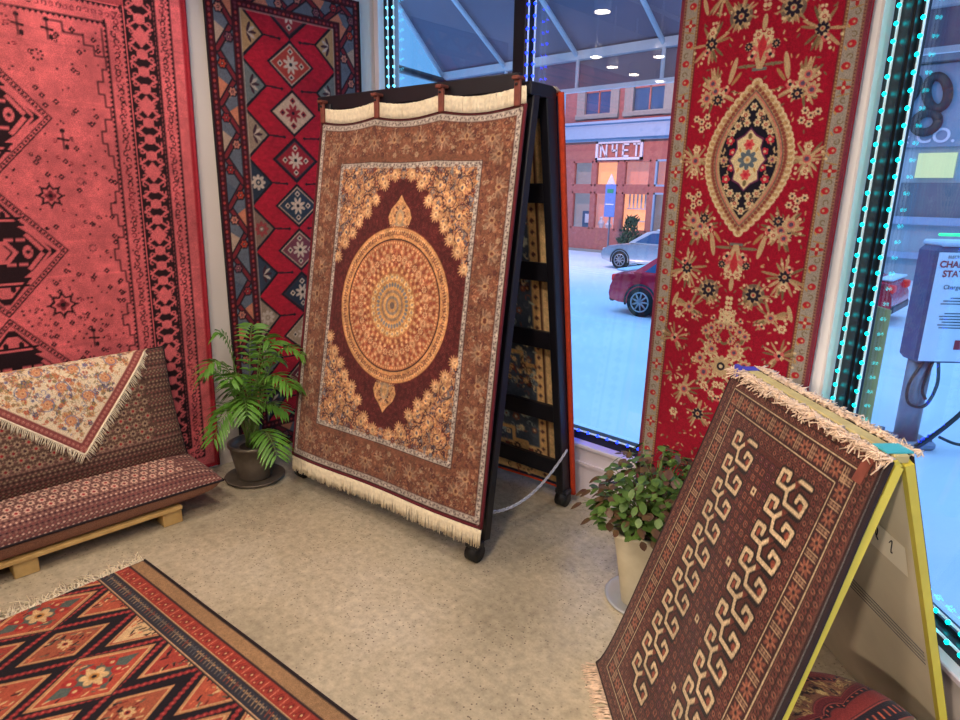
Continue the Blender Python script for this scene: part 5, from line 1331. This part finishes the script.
for i, (a, b) in enumerate(cols):
    for z0, z1, lit in ((0, 1.72, ('shopblue', 'shopdim', 'shopwarm', 'shopblue')), (1.98, 3.1, ('shopblue', 'shopwarm', 'shopdim', 'shopdim'))):
        f_ = MB().box((a+.04, FY+.06, (z0+z1)/2), (.08, .12, z1-z0)).box((b-.04, FY+.06, (z0+z1)/2), (.08, .12, z1-z0)).box(((a+b)/2, FY+.06, z0+.04), (b-a, .12, .08)).box(((a+b)/2, FY+.06, z1-.04), (b-a, .12, .08)).obj('shop_window', 'brickp' if i < 3 else 'cornice', bs)
        MB().box(((a+b)/2, FY+.10, (z0+z1)/2), (b-a-.1, .01, z1-z0-.1)).obj('pane', 'glass', f_)
        MB().box(((a+b)/2-.40, FY+.75, (z0+z1)/2), (b-a+.12, .05, z1-z0+.16)).obj('shop_back_wall', lit[i], f_)
MB().box((-16.2, FY+1.1, 1.5), (7.4, .05, 5.0)).obj('shop_rear', 'shopblue', bs)
w = MB()
for k in range(7): w.box((-15.6+k*.2, FY+.62, 1.35), (.07, .06, .62))
w.box((-15.0, FY+.62, 1.0), (1.4, .1, .06)).box((-15.0, FY+.6, .45), (1.3, .2, .05)); w.obj('shelf', 'figw', bs)
w = MB(); w.box((x0-.1+3.2, FY-.05, G+.06), (x1-x0, .12, .12)); w.obj('kerb', 'stonef', bs)
# sign with four letters
sg = MB(); sx0, sx1, sz0, sz1 = -17.15, -14.75, 3.12, 3.93; yy = FY-.06
for (a, b, c0, c1) in ((sx0, sx1, sz0, sz0+.10), (sx0, sx1, sz1-.10, sz1), (sx0, sx0+.12, sz0, sz1), (sx1-.12, sx1, sz0, sz1)): sg.box(((a+b)/2, yy, (c0+c1)/2), (b-a, .10, c1-c0))
sgo = sg.obj('sign_frame', 'signw', bs)
def strokes(S_, ox, oz, h, w_, name, t=.075):
    mb = MB()
    for (a, b) in S_:
        A = V(ox+a[0]*w_, yy-.02, oz+a[1]*h); B = V(ox+b[0]*w_, yy-.02, oz+b[1]*h); d = B-A; L = np.linalg.norm(d); d /= L; mb.box((A+B)/2, (L+t*.6, .05, t), np.stack([d, V(0, 1, 0), np.cross(d, V(0, 1, 0))], 1))
    mb.obj('letter', 'signw', sgo)
strokes([((0, 0), (0, 1)), ((0, 1), (1, 0)), ((1, 0), (1, 1))], -16.88, 3.27, .50, .30, 'N')
strokes([((0, 1), (0, .5)), ((0, .5), (1, .5)), ((1, 0), (1, 1))], -16.27, 3.27, .50, .22, 'Y')
strokes([((0, 0), (0, 1)), ((0, 0), (1, 0)), ((0, .5), (.85, .5)), ((0, 1), (1, 1))], -15.72, 3.27, .50, .26, 'E')
strokes([((0, 1), (1, 1)), ((.5, 0), (.5, 1))], -15.20, 3.27, .50, .28, 'T')
# things in the shop window
r = root('framed_picture', (-17.8, FY+.5, .05), 'small framed picture standing in the shop window across the street', 'picture')
MB().box((-17.75, FY+.5, .42), (.62, .04, .8)).obj('frame', 'navy', r); MB().box((-17.75, FY+.475, .48), (.32, .01, .42)).obj('print', 'figw', r)
for i, (x, h) in enumerate(((-16.95, .55), (-16.15, .85), (-16.55, .4))):
    mb = MB().lathe((x, FY+.45, .03), [(.11, 0), (.09, .1*h), (.15, .35*h), (.16, .55*h), (.07, .75*h), (.06, .8*h)], 16).ball((x, FY+.45, .03+h*.88), .10*h+.03)
    tag(mb.obj('figurine', 'figw'), ('short white figurine at the left in the shop window opposite', 'tallest white figurine in the shop window opposite', 'smallest white figurine between the other two in the shop window')[i], 'figurine', 'white figurines in the shop window')
# street sign on a pole with a bush beside it
r = root('street_sign', (-15.1, 24.2, G), 'blue and white parking sign on a pole before the brick shop', 'street sign')
MB().tube([(-15.1, 24.2, G), (-15.1, 24.2, 2.3)], .04, 8).obj('pole', 'galv', r)
MB().box((-15.1, 24.13, 1.35), (.52, .03, 1.35), bev=.01).obj('sign_plate', mat('pale_blue_plate', (110, 140, 205), .5), r)
MB().box((-15.1, 24.11, 1.75), (.30, .01, .16)).obj('green_band', mat('green_plate_band', (60, 150, 110), .5), r); MB().box((-15.1, 24.11, 1.2), (.40, .01, .05)).obj('arrow_bar', 'signw', r)
MB().prism([(-15.3, 2.03), (-14.9, 2.03), (-15.1, 2.45)], 24.10, 24.14, 1).obj('warning_triangle', 'signw', r)
mb = MB(); q = random.Random(4)
for k in range(240):
    t = q.random(); a = q.uniform(0, 2*PI); rr_ = (.55*(1-t)**.6+.1)*q.uniform(.3, 1); p = V(-14.45+rr_*math.cos(a), 24.9+rr_*math.sin(a), G+.2+t*1.5)
    mb.tube([p, p+V(q.gauss(0, .12), q.gauss(0, .12), .16)], [.05, .01], 4)
r = root('bush', (-14.45, 24.9, G), 'small dark evergreen bush beside the parking sign across the street', 'bush'); mb.obj('foliage', 'shrub', r); MB().tube([(-14.45, 24.9, G), (-14.45, 24.9, G+1.2)], .05, 6).obj('trunk', 'wood', r)
# --- blue grey building further right
b2 = root('grey_building', (-4, FY, G), 'blue grey building across the street with a dark painted logo sign', 'building')
MB().box((-2.2, FY+2, 2.6), (20.0, 4, 7.3)).obj('wall', 'greyb', b2)
MB().box((-2.3, FY-.15, 6.1), (20.2, .6, .5)).obj('cornice', 'greyd', b2)
MB().box((-2.3, FY-.1, .95), (20., .3, .25)).obj('ledge', 'cornice', b2); MB().box((-2.3, FY-.1, -.2), (20., .3, .2)).obj('ledge', 'cornice', b2)
sgp = MB().box((-4.55, FY-.08, 4.55), (2.6, .1, 2.5)).obj('sign_board', mat('grey_blue_sign_board', (136, 154, 170), .7), b2)
def blob(cx, cz, rx, rz, t, a0=0, a1=2*PI, tilt=0):
    P = []; 
    for a in np.linspace(a0, a1, 26):
        x, z = rx*math.cos(a), rz*math.sin(a); P.append((cx+x*math.cos(tilt)-z*math.sin(tilt), FY-.16, cz+x*math.sin(tilt)+z*math.cos(tilt)))
    return P
lg = MB(); lg.tube(blob(-5.25, 4.95, .25, .52, 0, tilt=-.5), .15, 6); lg.tube(blob(-4.35, 4.95, .28, .50, 0, tilt=.3), .15, 6); lg.tube(blob(-5.3, 4.2, .22, .36, 0, tilt=-.4), .13, 6); lg.tube(blob(-4.5, 4.05, .32, .30, 0, tilt=.2), .15, 6)
lg.obj('scroll_logo', 'signdark', sgp)
def text(s, size, p, m, parent, xdir, name='lettering', ext=.01, bold=0.):
    cu = bpy.data.curves.new('t', 'FONT'); cu.body = s; cu.size = size; cu.extrude = ext; cu.align_x = 'CENTER'; cu.align_y = 'CENTER'; cu.offset = bold
    o = bpy.data.objects.new('t', cu); COL.objects.link(o); bpy.context.view_layer.update()
    me = bpy.data.meshes.new_from_object(o.evaluated_get(bpy.context.evaluated_depsgraph_get())); bpy.data.objects.remove(o)
    x = Vector(xdir).normalized(); z = Vector((0, 0, 1)); y = z.cross(x); Rm = Matrix((x, z, x.cross(z))).transposed()
    off_ = Vector((0, 0, 0)); pr = parent
    while pr is not None: off_ += pr.location; pr = pr.parent
    for v in me.vertices: v.co = Rm@v.co+Vector(p)-off_
    me.materials.clear(); me.materials.append(M[m]); r_ = bpy.data.objects.new(name, me); COL.objects.link(r_); r_.parent = parent; return r_
text('& CO.', .62, (-4.45, FY-.15, 3.62), 'signw', sgp, (1, 0, 0), bold=.01)
MB().box((-4.03, FY-.06, 2.72), (1.05, .1, .78)).obj('lit_window', 'yellowlit', b2)
w_ = MB().box((-3.9, FY-.04, 1.6), (2.0, .12, 1.15)).obj('shop_front', 'greyd', b2)
MB().box((2, FY-.04, 1.2), (5, .12, 2.4)).obj('shop_front', 'greyd', b2)
# --- cars
def car(name, label, x, y, L, m, face, seed):
    """side on car, its tail at x (face=+1: nose to the right)"""
    r = root(name, (x+face*L/2, y+.9, G), label, 'car'); W_ = 1.75
    X = lambda t: x+face*t*L
    body = [(.0, .42), (.005, .62), (.02, .78), (.035, .93), (.10, .98), (.22, .985), (.30, 1.0), (.66, .98), (.80, .93), (.93, .84), (.985, .70), (1.0, .50), (.99, .30), (.93, .22), (.06, .24), (.01, .30)]
    # lofted across the width so that the flanks round off
    mb = MB(); n = len(body); secs = [(0.0, .90, .05), (.06, .965, .015), (.18, 1, 0), (.5, 1, 0), (.82, 1, 0), (.94, .965, .015), (1., .90, .05)]
    vs = []
    for (u, k, dz) in secs:
        for (t, z) in body: vs.append((X(.5+(t-.5)*(1-.02*(1-k)*10*.3)), y+u*W_, G+.6+(z-.6)*k))
    fs = [(i*n+k, i*n+(k+1) % n, (i+1)*n+(k+1) % n, (i+1)*n+k) for i in range(len(secs)-1) for k in range(n)]+[tuple(range(n)), tuple((len(secs)-1)*n+k for k in range(n))[::-1]]
    mb.add(vs, fs, True); bo = mb.obj('body', m, r)
    cab = [(.13, .97), (.25, 1.36), (.33, 1.44), (.52, 1.45), (.60, 1.38), (.75, .97)]
    mb = MB(); vs = [(X(t), y+(.10 if z < 1.2 else .22), G+z) for t, z in cab]+[(X(t), y+W_-(.10 if z < 1.2 else .22), G+z) for t, z in cab]; n = 6
    mb.add(vs, [(i, (i+1) % n, (i+1) % n+n, i+n) for i in range(n)]+[tuple(range(n)), tuple(range(2*n-1, n-1, -1))]); ca = mb.obj('cabin', m, r)
    g = MB()
    for ys in (y+.10, y+W_-.10):
        o_ = -.012 if ys < y+.5 else .012
        for P in ([(.19, 1.0), (.28, 1.33), (.42, 1.37), (.42, 1.0)], [(.44, 1.0), (.44, 1.37), (.55, 1.35), (.69, 1.0)]): 
            k = lambda z: (z-.97)/.45*.12*(1 if ys < y+.5 else -1)
            g.add([(X(t), ys+o_+k(z), G+z) for t, z in P], [(0, 1, 2, 3)])
    g.add([(X(.128), y+.2, G+1.0), (X(.128), y+W_-.2, G+1.0), (X(.244), y+W_-.3, G+1.35), (X(.244), y+.3, G+1.35)], [(0, 1, 2, 3)]); g.obj('side_windows', 'darkglass', ca)
    MB().box((X(.42), y+W_/2, G+1.465), (L*.2, W_-.5, .05), bev=.02).obj('roof_snow', 'snow', r); 
    MB().box((X(.055), y+W_/2, G+.985), (L*.07, W_-.3, .05), bev=.02).obj('trunk_snow', 'snow', r)
    for t in (.19, .81):
        mb = MB(); mb.tube([(X(t), y-.012, G+.33), (X(t), y+.18, G+.33)], .33, 26); wh = mb.obj('wheel', 'tyre', r)
        rm = MB(); rm.tube([(X(t)+.215*math.cos(a), y-.02, G+.33+.215*math.sin(a)) for a in np.linspace(0, 2*PI, 25)], .018, 5)
        for k in range(9): a = 2*PI*k/9; rm.tube([(X(t), y-.02, G+.33), (X(t)+.21*math.cos(a), y-.02, G+.33+.21*math.sin(a))], [.028, .018], 4)
        rm.tube([(X(t), y-.03, G+.33), (X(t), y, G+.33)], .05, 10); rm.obj('rim', 'rim', wh)
        MB().tube([(X(t)+.385*math.cos(a), y+.005, G+.33+.385*math.sin(a)) for a in np.linspace(-.25, PI+.25, 20)], .03, 5).obj('wheel_arch', 'blackpl', r)
        mb = MB().tube([(X(t), y+W_+.012, G+.33), (X(t), y+W_-.18, G+.33)], .33, 20); mb.obj('wheel', 'tyre', r)
    MB().box((X(.022), y+.16, G+.80), (.16, .22, .17), bev=.03).obj('tail_light', 'tail', r); MB().box((X(.022), y+W_-.16, G+.80), (.16, .22, .17), bev=.03).obj('tail_light', 'tail', r)
    MB().box((X(.975), y+.18, G+.66), (.16, .26, .13), bev=.03).obj('headlight', 'figw', r); MB().box((X(.975), y+W_-.18, G+.66), (.16, .26, .13), bev=.03).obj('headlight', 'figw', r)
    MB().box((X(.012), y+W_/2, G+.36), (.14, W_-.1, .2), bev=.04).obj('bumper', 'blackpl', r); MB().box((X(.46), y-.005, G+.85), (.16, .03, .03), bev=.008).obj('door_handle', m, r)
    return r
car('car', 'red saloon car dusted with snow, its tail showing left of the floral rug', -7.86, 12.75, 4.4, 'carred', 1, 1)
car('car', 'silver car with its nose pointing left, parked before the brick shop', -8.85, 20.7, 4.35, 'carsil', -1, 2)
car('car', 'red car far behind the charging post, seen beside the cyan led jamb', -2.75, 15.8, 4.2, 'carred', -1, 3)
# --- charging post on the pavement
tow = V(.6806, -.7327, 0); sd = V(.7327, .6806, 0)         # towards the shop, and to its right
cpz = V(-1.06, 8.11, G); Rc = np.stack([sd, -tow, V(0, 0, 1)], 1)
ch = root('charging_station', tuple(cpz), 'navy car charging post with a white notice and hanging black cables outside the angled window', 'charging station')
MB().tube([cpz, cpz+V(0, 0, 1.0)], .115, 18).obj('post', 'galv', ch)
MB().box(cpz+V(0, 0, .05), (.50, .36, .10), Rc, bev=.03).obj('base_plate', 'galv', ch)
for s1 in (-1, 1):
    for s2 in (-1, 1): MB().tube([cpz+sd*.19*s1+tow*.12*s2+V(0, 0, .10), cpz+sd*.19*s1+tow*.12*s2+V(0, 0, .17)], .03, 6).obj('bolt', 'galv', ch)
cc0 = cpz+V(0, 0, 0)+sd*.25
MB().box(cc0+V(0, 0, 1.60), (.82, .34, 1.22), Rc, bev=.05).obj('case', 'navy', ch)
MB().box(cc0+V(0, 0, 2.235), (.74, .32, .06), Rc, bev=.02).obj('lid', 'snow', ch, 'snow covered top')
MB().box(cc0+V(0, 0, 2.32)+tow*.05-sd*.1, (.50, .05, .028), Rc, bev=.01).obj('status_light', 'green', ch)
pn = MB().box(cc0+V(0, 0, 1.585)+tow*.175-sd*.14, (.52, .012, 1.13), Rc, bev=.004).obj('notice', 'figw', ch)
def ctext(s, size, z, m, x=0., bold=0.): text(s, size, tuple(cc0+V(0, 0, z)+tow*.186+sd*(-.14+x)), m, pn, tuple(sd), 'lettering', .001, bold)
ctext('CHARGING', .092, 2.03, 'redink', bold=.002); ctext('STATION', .092, 1.935, 'redink', bold=.002); ctext('ELECTRIC VEHICLE', .04, 2.105, 'greyink'); ctext('ChargePoint', .062, 1.80, 'greyink')
mb = MB(); q = random.Random(6)
for k, (z, wd) in enumerate(((1.69, .12), (1.66, .26), (1.63, .30), (1.53, .18), (1.50, .28), (1.47, .26), (1.44, .20), (1.41, .28), (1.38, .24))): mb.box(cc0+V(0, 0, z)+tow*.184-sd*.14, (wd, .003, .010), Rc)
mb.obj('fine_print', 'greyink', pn)
MB().box(cc0+V(0, 0, 1.2)+tow*.184-sd*.02, (.085, .003, .10), Rc).obj('red_mark', 'redink', pn)
def cable(P, name='cable'):
    P = [V(*p) for p in P]; out = []
    for i in range(len(P)-1):
        a, b, c_, d = P[max(0, i-1)], P[i], P[i+1], P[min(len(P)-1, i+2)]
        for t in np.linspace(0, 1, 9)[:-1]: out.append(.5*((2*b)+(-a+c_)*t+(2*a-5*b+4*c_-d)*t*t+(-a+3*b-3*c_+d)*t**3))
    out.append(P[-1]); MB().tube(out, .017, 6).obj(name, 'blackpl', ch)
K = lambda s, t, z: tuple(cc0+sd*s+tow*t+V(0, 0, z))
cable([K(-.30, .12, 1.0), K(-.42, .14, .75), K(-.40, .16, .55), K(-.22, .16, .52), K(-.12, .14, .75), K(-.14, .12, 1.0)])
cable([K(-.20, .12, 1.0), K(-.28, .16, .72), K(-.24, .18, .60)])
cable([K(.42, .12, 1.0), K(.25, .2, .62), K(-.02, .22, .30), K(-.28, .22, .08)])
cable([K(.42, .16, .78), K(.12, .24, .45), K(-.20, .26, .14), K(-.34, .24, .02)])
cable([K(.02, .14, .16), K(.20, .2, .10), K(.42, .2, .12), K(.7, .2, .2)])
# khaki board standing just outside the angled window
kb = MB().box(wp(-.34, .33, .05), (.17, .03, 2.2), Rw, bev=.004)
tag(kb.obj('plain_board', 'khaki'), 'plain khaki board standing upright just outside beside the cyan led jamb', 'board')
# --- awning over the front window
aw = root('awning', (-2.6, 3.4, 2.6), 'dark grey canvas awning on white bars outside the front window', 'awning')
ya, yb_ = wf+.15, 4.2; zb = 2.60; slope = .62
za = zb+(yb_-ya)*slope
xs0, xs1 = -4.42, .9
cv = MB().add([(xs0+.35, ya, za), (xs1, ya, za), (xs1, yb_, zb), (xs0, yb_, zb), (xs0+.35, ya, za+.01), (xs1, ya, za+.01), (xs1, yb_, zb+.01), (xs0, yb_, zb+.01)], [(0, 1, 2, 3), (7, 6, 5, 4), (0, 3, 7, 4), (1, 5, 6, 2), (3, 2, 6, 7), (0, 4, 5, 1)])
cv.obj('canopy', 'awning', aw)
MB().add([(xs0, yb_+.005, zb), (xs1, yb_+.005, zb), (xs1, yb_+.005, zb-.25), (xs0, yb_+.005, zb-.25), (xs0, yb_+.012, zb), (xs1, yb_+.012, zb), (xs1, yb_+.012, zb-.25), (xs0, yb_+.012, zb-.25)], [(3, 2, 1, 0), (4, 5, 6, 7), (0, 1, 5, 4), (2, 3, 7, 6)]).obj('valance', 'awning', aw)
MB().box(((xs0+xs1)/2, yb_-.02, zb-.02), (xs1-xs0, .05, .06)).obj('front_bar', 'bar', aw); MB().box(((xs0+xs1)/2, yb_-.02, zb-.255), (xs1-xs0, .03, .03)).obj('lower_bar', 'bar', aw)
for x in (-4.40, -3.67, -2.97, -2.28, -1.58, -.88, -.18, .5):
    o_ = .35 if x < -4.3 else 0.
    MB().tube([(x, yb_-.02, zb-.03), (x+o_, ya+.01, za-.03)], .018, 6).obj('rafter', 'bar', aw); MB().tube([(x, yb_-.02, zb-.03), (x, yb_-.02, zb-.25)], .014, 6).obj('hanger', 'bar', aw)
MB().tube([(-4.40, yb_-.02, zb-.06), (-3.95, ya, zb-.10)], .03, 6).obj('side_arm', 'alu', aw)
# added warm fill for the opposite facades, no street lamp stands here
def area(p, t, e, col, sx, sy):
    l = bpy.data.lights.new('facade_fill_light', 'AREA'); l.shape = 'RECTANGLE'; l.size = sx; l.size_y = sy; l.energy = e; l.color = col
    o = bpy.data.objects.new('facade_fill_light', l); COL.objects.link(o); o.location = p; d = Vector(t)-Vector(p); o.rotation_euler = d.to_track_quat('-Z', 'Y').to_euler()
area((-14, 17.5, 7.5), (-16.5, 26, 2), 900, (1, .50, .40), .8, .3)

# ================================================================= sky
wd = bpy.data.worlds.new('dusk_sky'); bpy.context.scene.world = wd; wd.use_nodes = True; nt = wd.node_tree; N = nt.nodes; L = nt.links
bg = N['Background']; tc = N.new('ShaderNodeTexCoord'); sp = N.new('ShaderNodeSeparateXYZ'); cr = N.new('ShaderNodeValToRGB')
L.new(tc.outputs['Generated'], sp.inputs[0]); L.new(sp.outputs['Z'], cr.inputs['Fac']); cr.color_ramp.elements[0].position = .25; cr.color_ramp.elements[0].color = (.15, .46, 1.0, 1); cr.color_ramp.elements[1].position = .75; cr.color_ramp.elements[1].color = (.62, 1.35, 2.6, 1)
L.new(cr.outputs['Color'], bg.inputs['Color']); bg.inputs['Strength'].default_value = 1.0

# ================================================================= camera
cam = bpy.data.cameras.new('camera'); co = bpy.data.objects.new('camera', cam); COL.objects.link(co)
f_px = 635.; cam.sensor_width = 36; cam.lens = f_px/960*36; cam.clip_end = 300; cam.clip_start = .05
pitch, roll, phi = math.radians(14.8), math.radians(1.1), math.radians(43.)
F0 = V(-math.sin(phi), math.cos(phi), 0); R0 = V(math.cos(phi), math.sin(phi), 0); U0 = V(0, 0, 1)
Fd = F0*math.cos(pitch)-U0*math.sin(pitch); Ud = F0*math.sin(pitch)+U0*math.cos(pitch)
Rt = R0*math.cos(roll)+Ud*math.sin(roll); Up = Ud*math.cos(roll)-R0*math.sin(roll)
co.matrix_world = Matrix(((Rt[0], Up[0], -Fd[0], 0), (Rt[1], Up[1], -Fd[1], 0), (Rt[2], Up[2], -Fd[2], 1.6), (0, 0, 0, 1)))
sc_ = bpy.context.scene; sc_.camera = co
sc_.view_settings.view_transform = 'Standard'; sc_.view_settings.look = 'None'; sc_.view_settings.gamma = 1; sc_.view_settings.exposure = 0; sc_.view_settings.use_curve_mapping = False
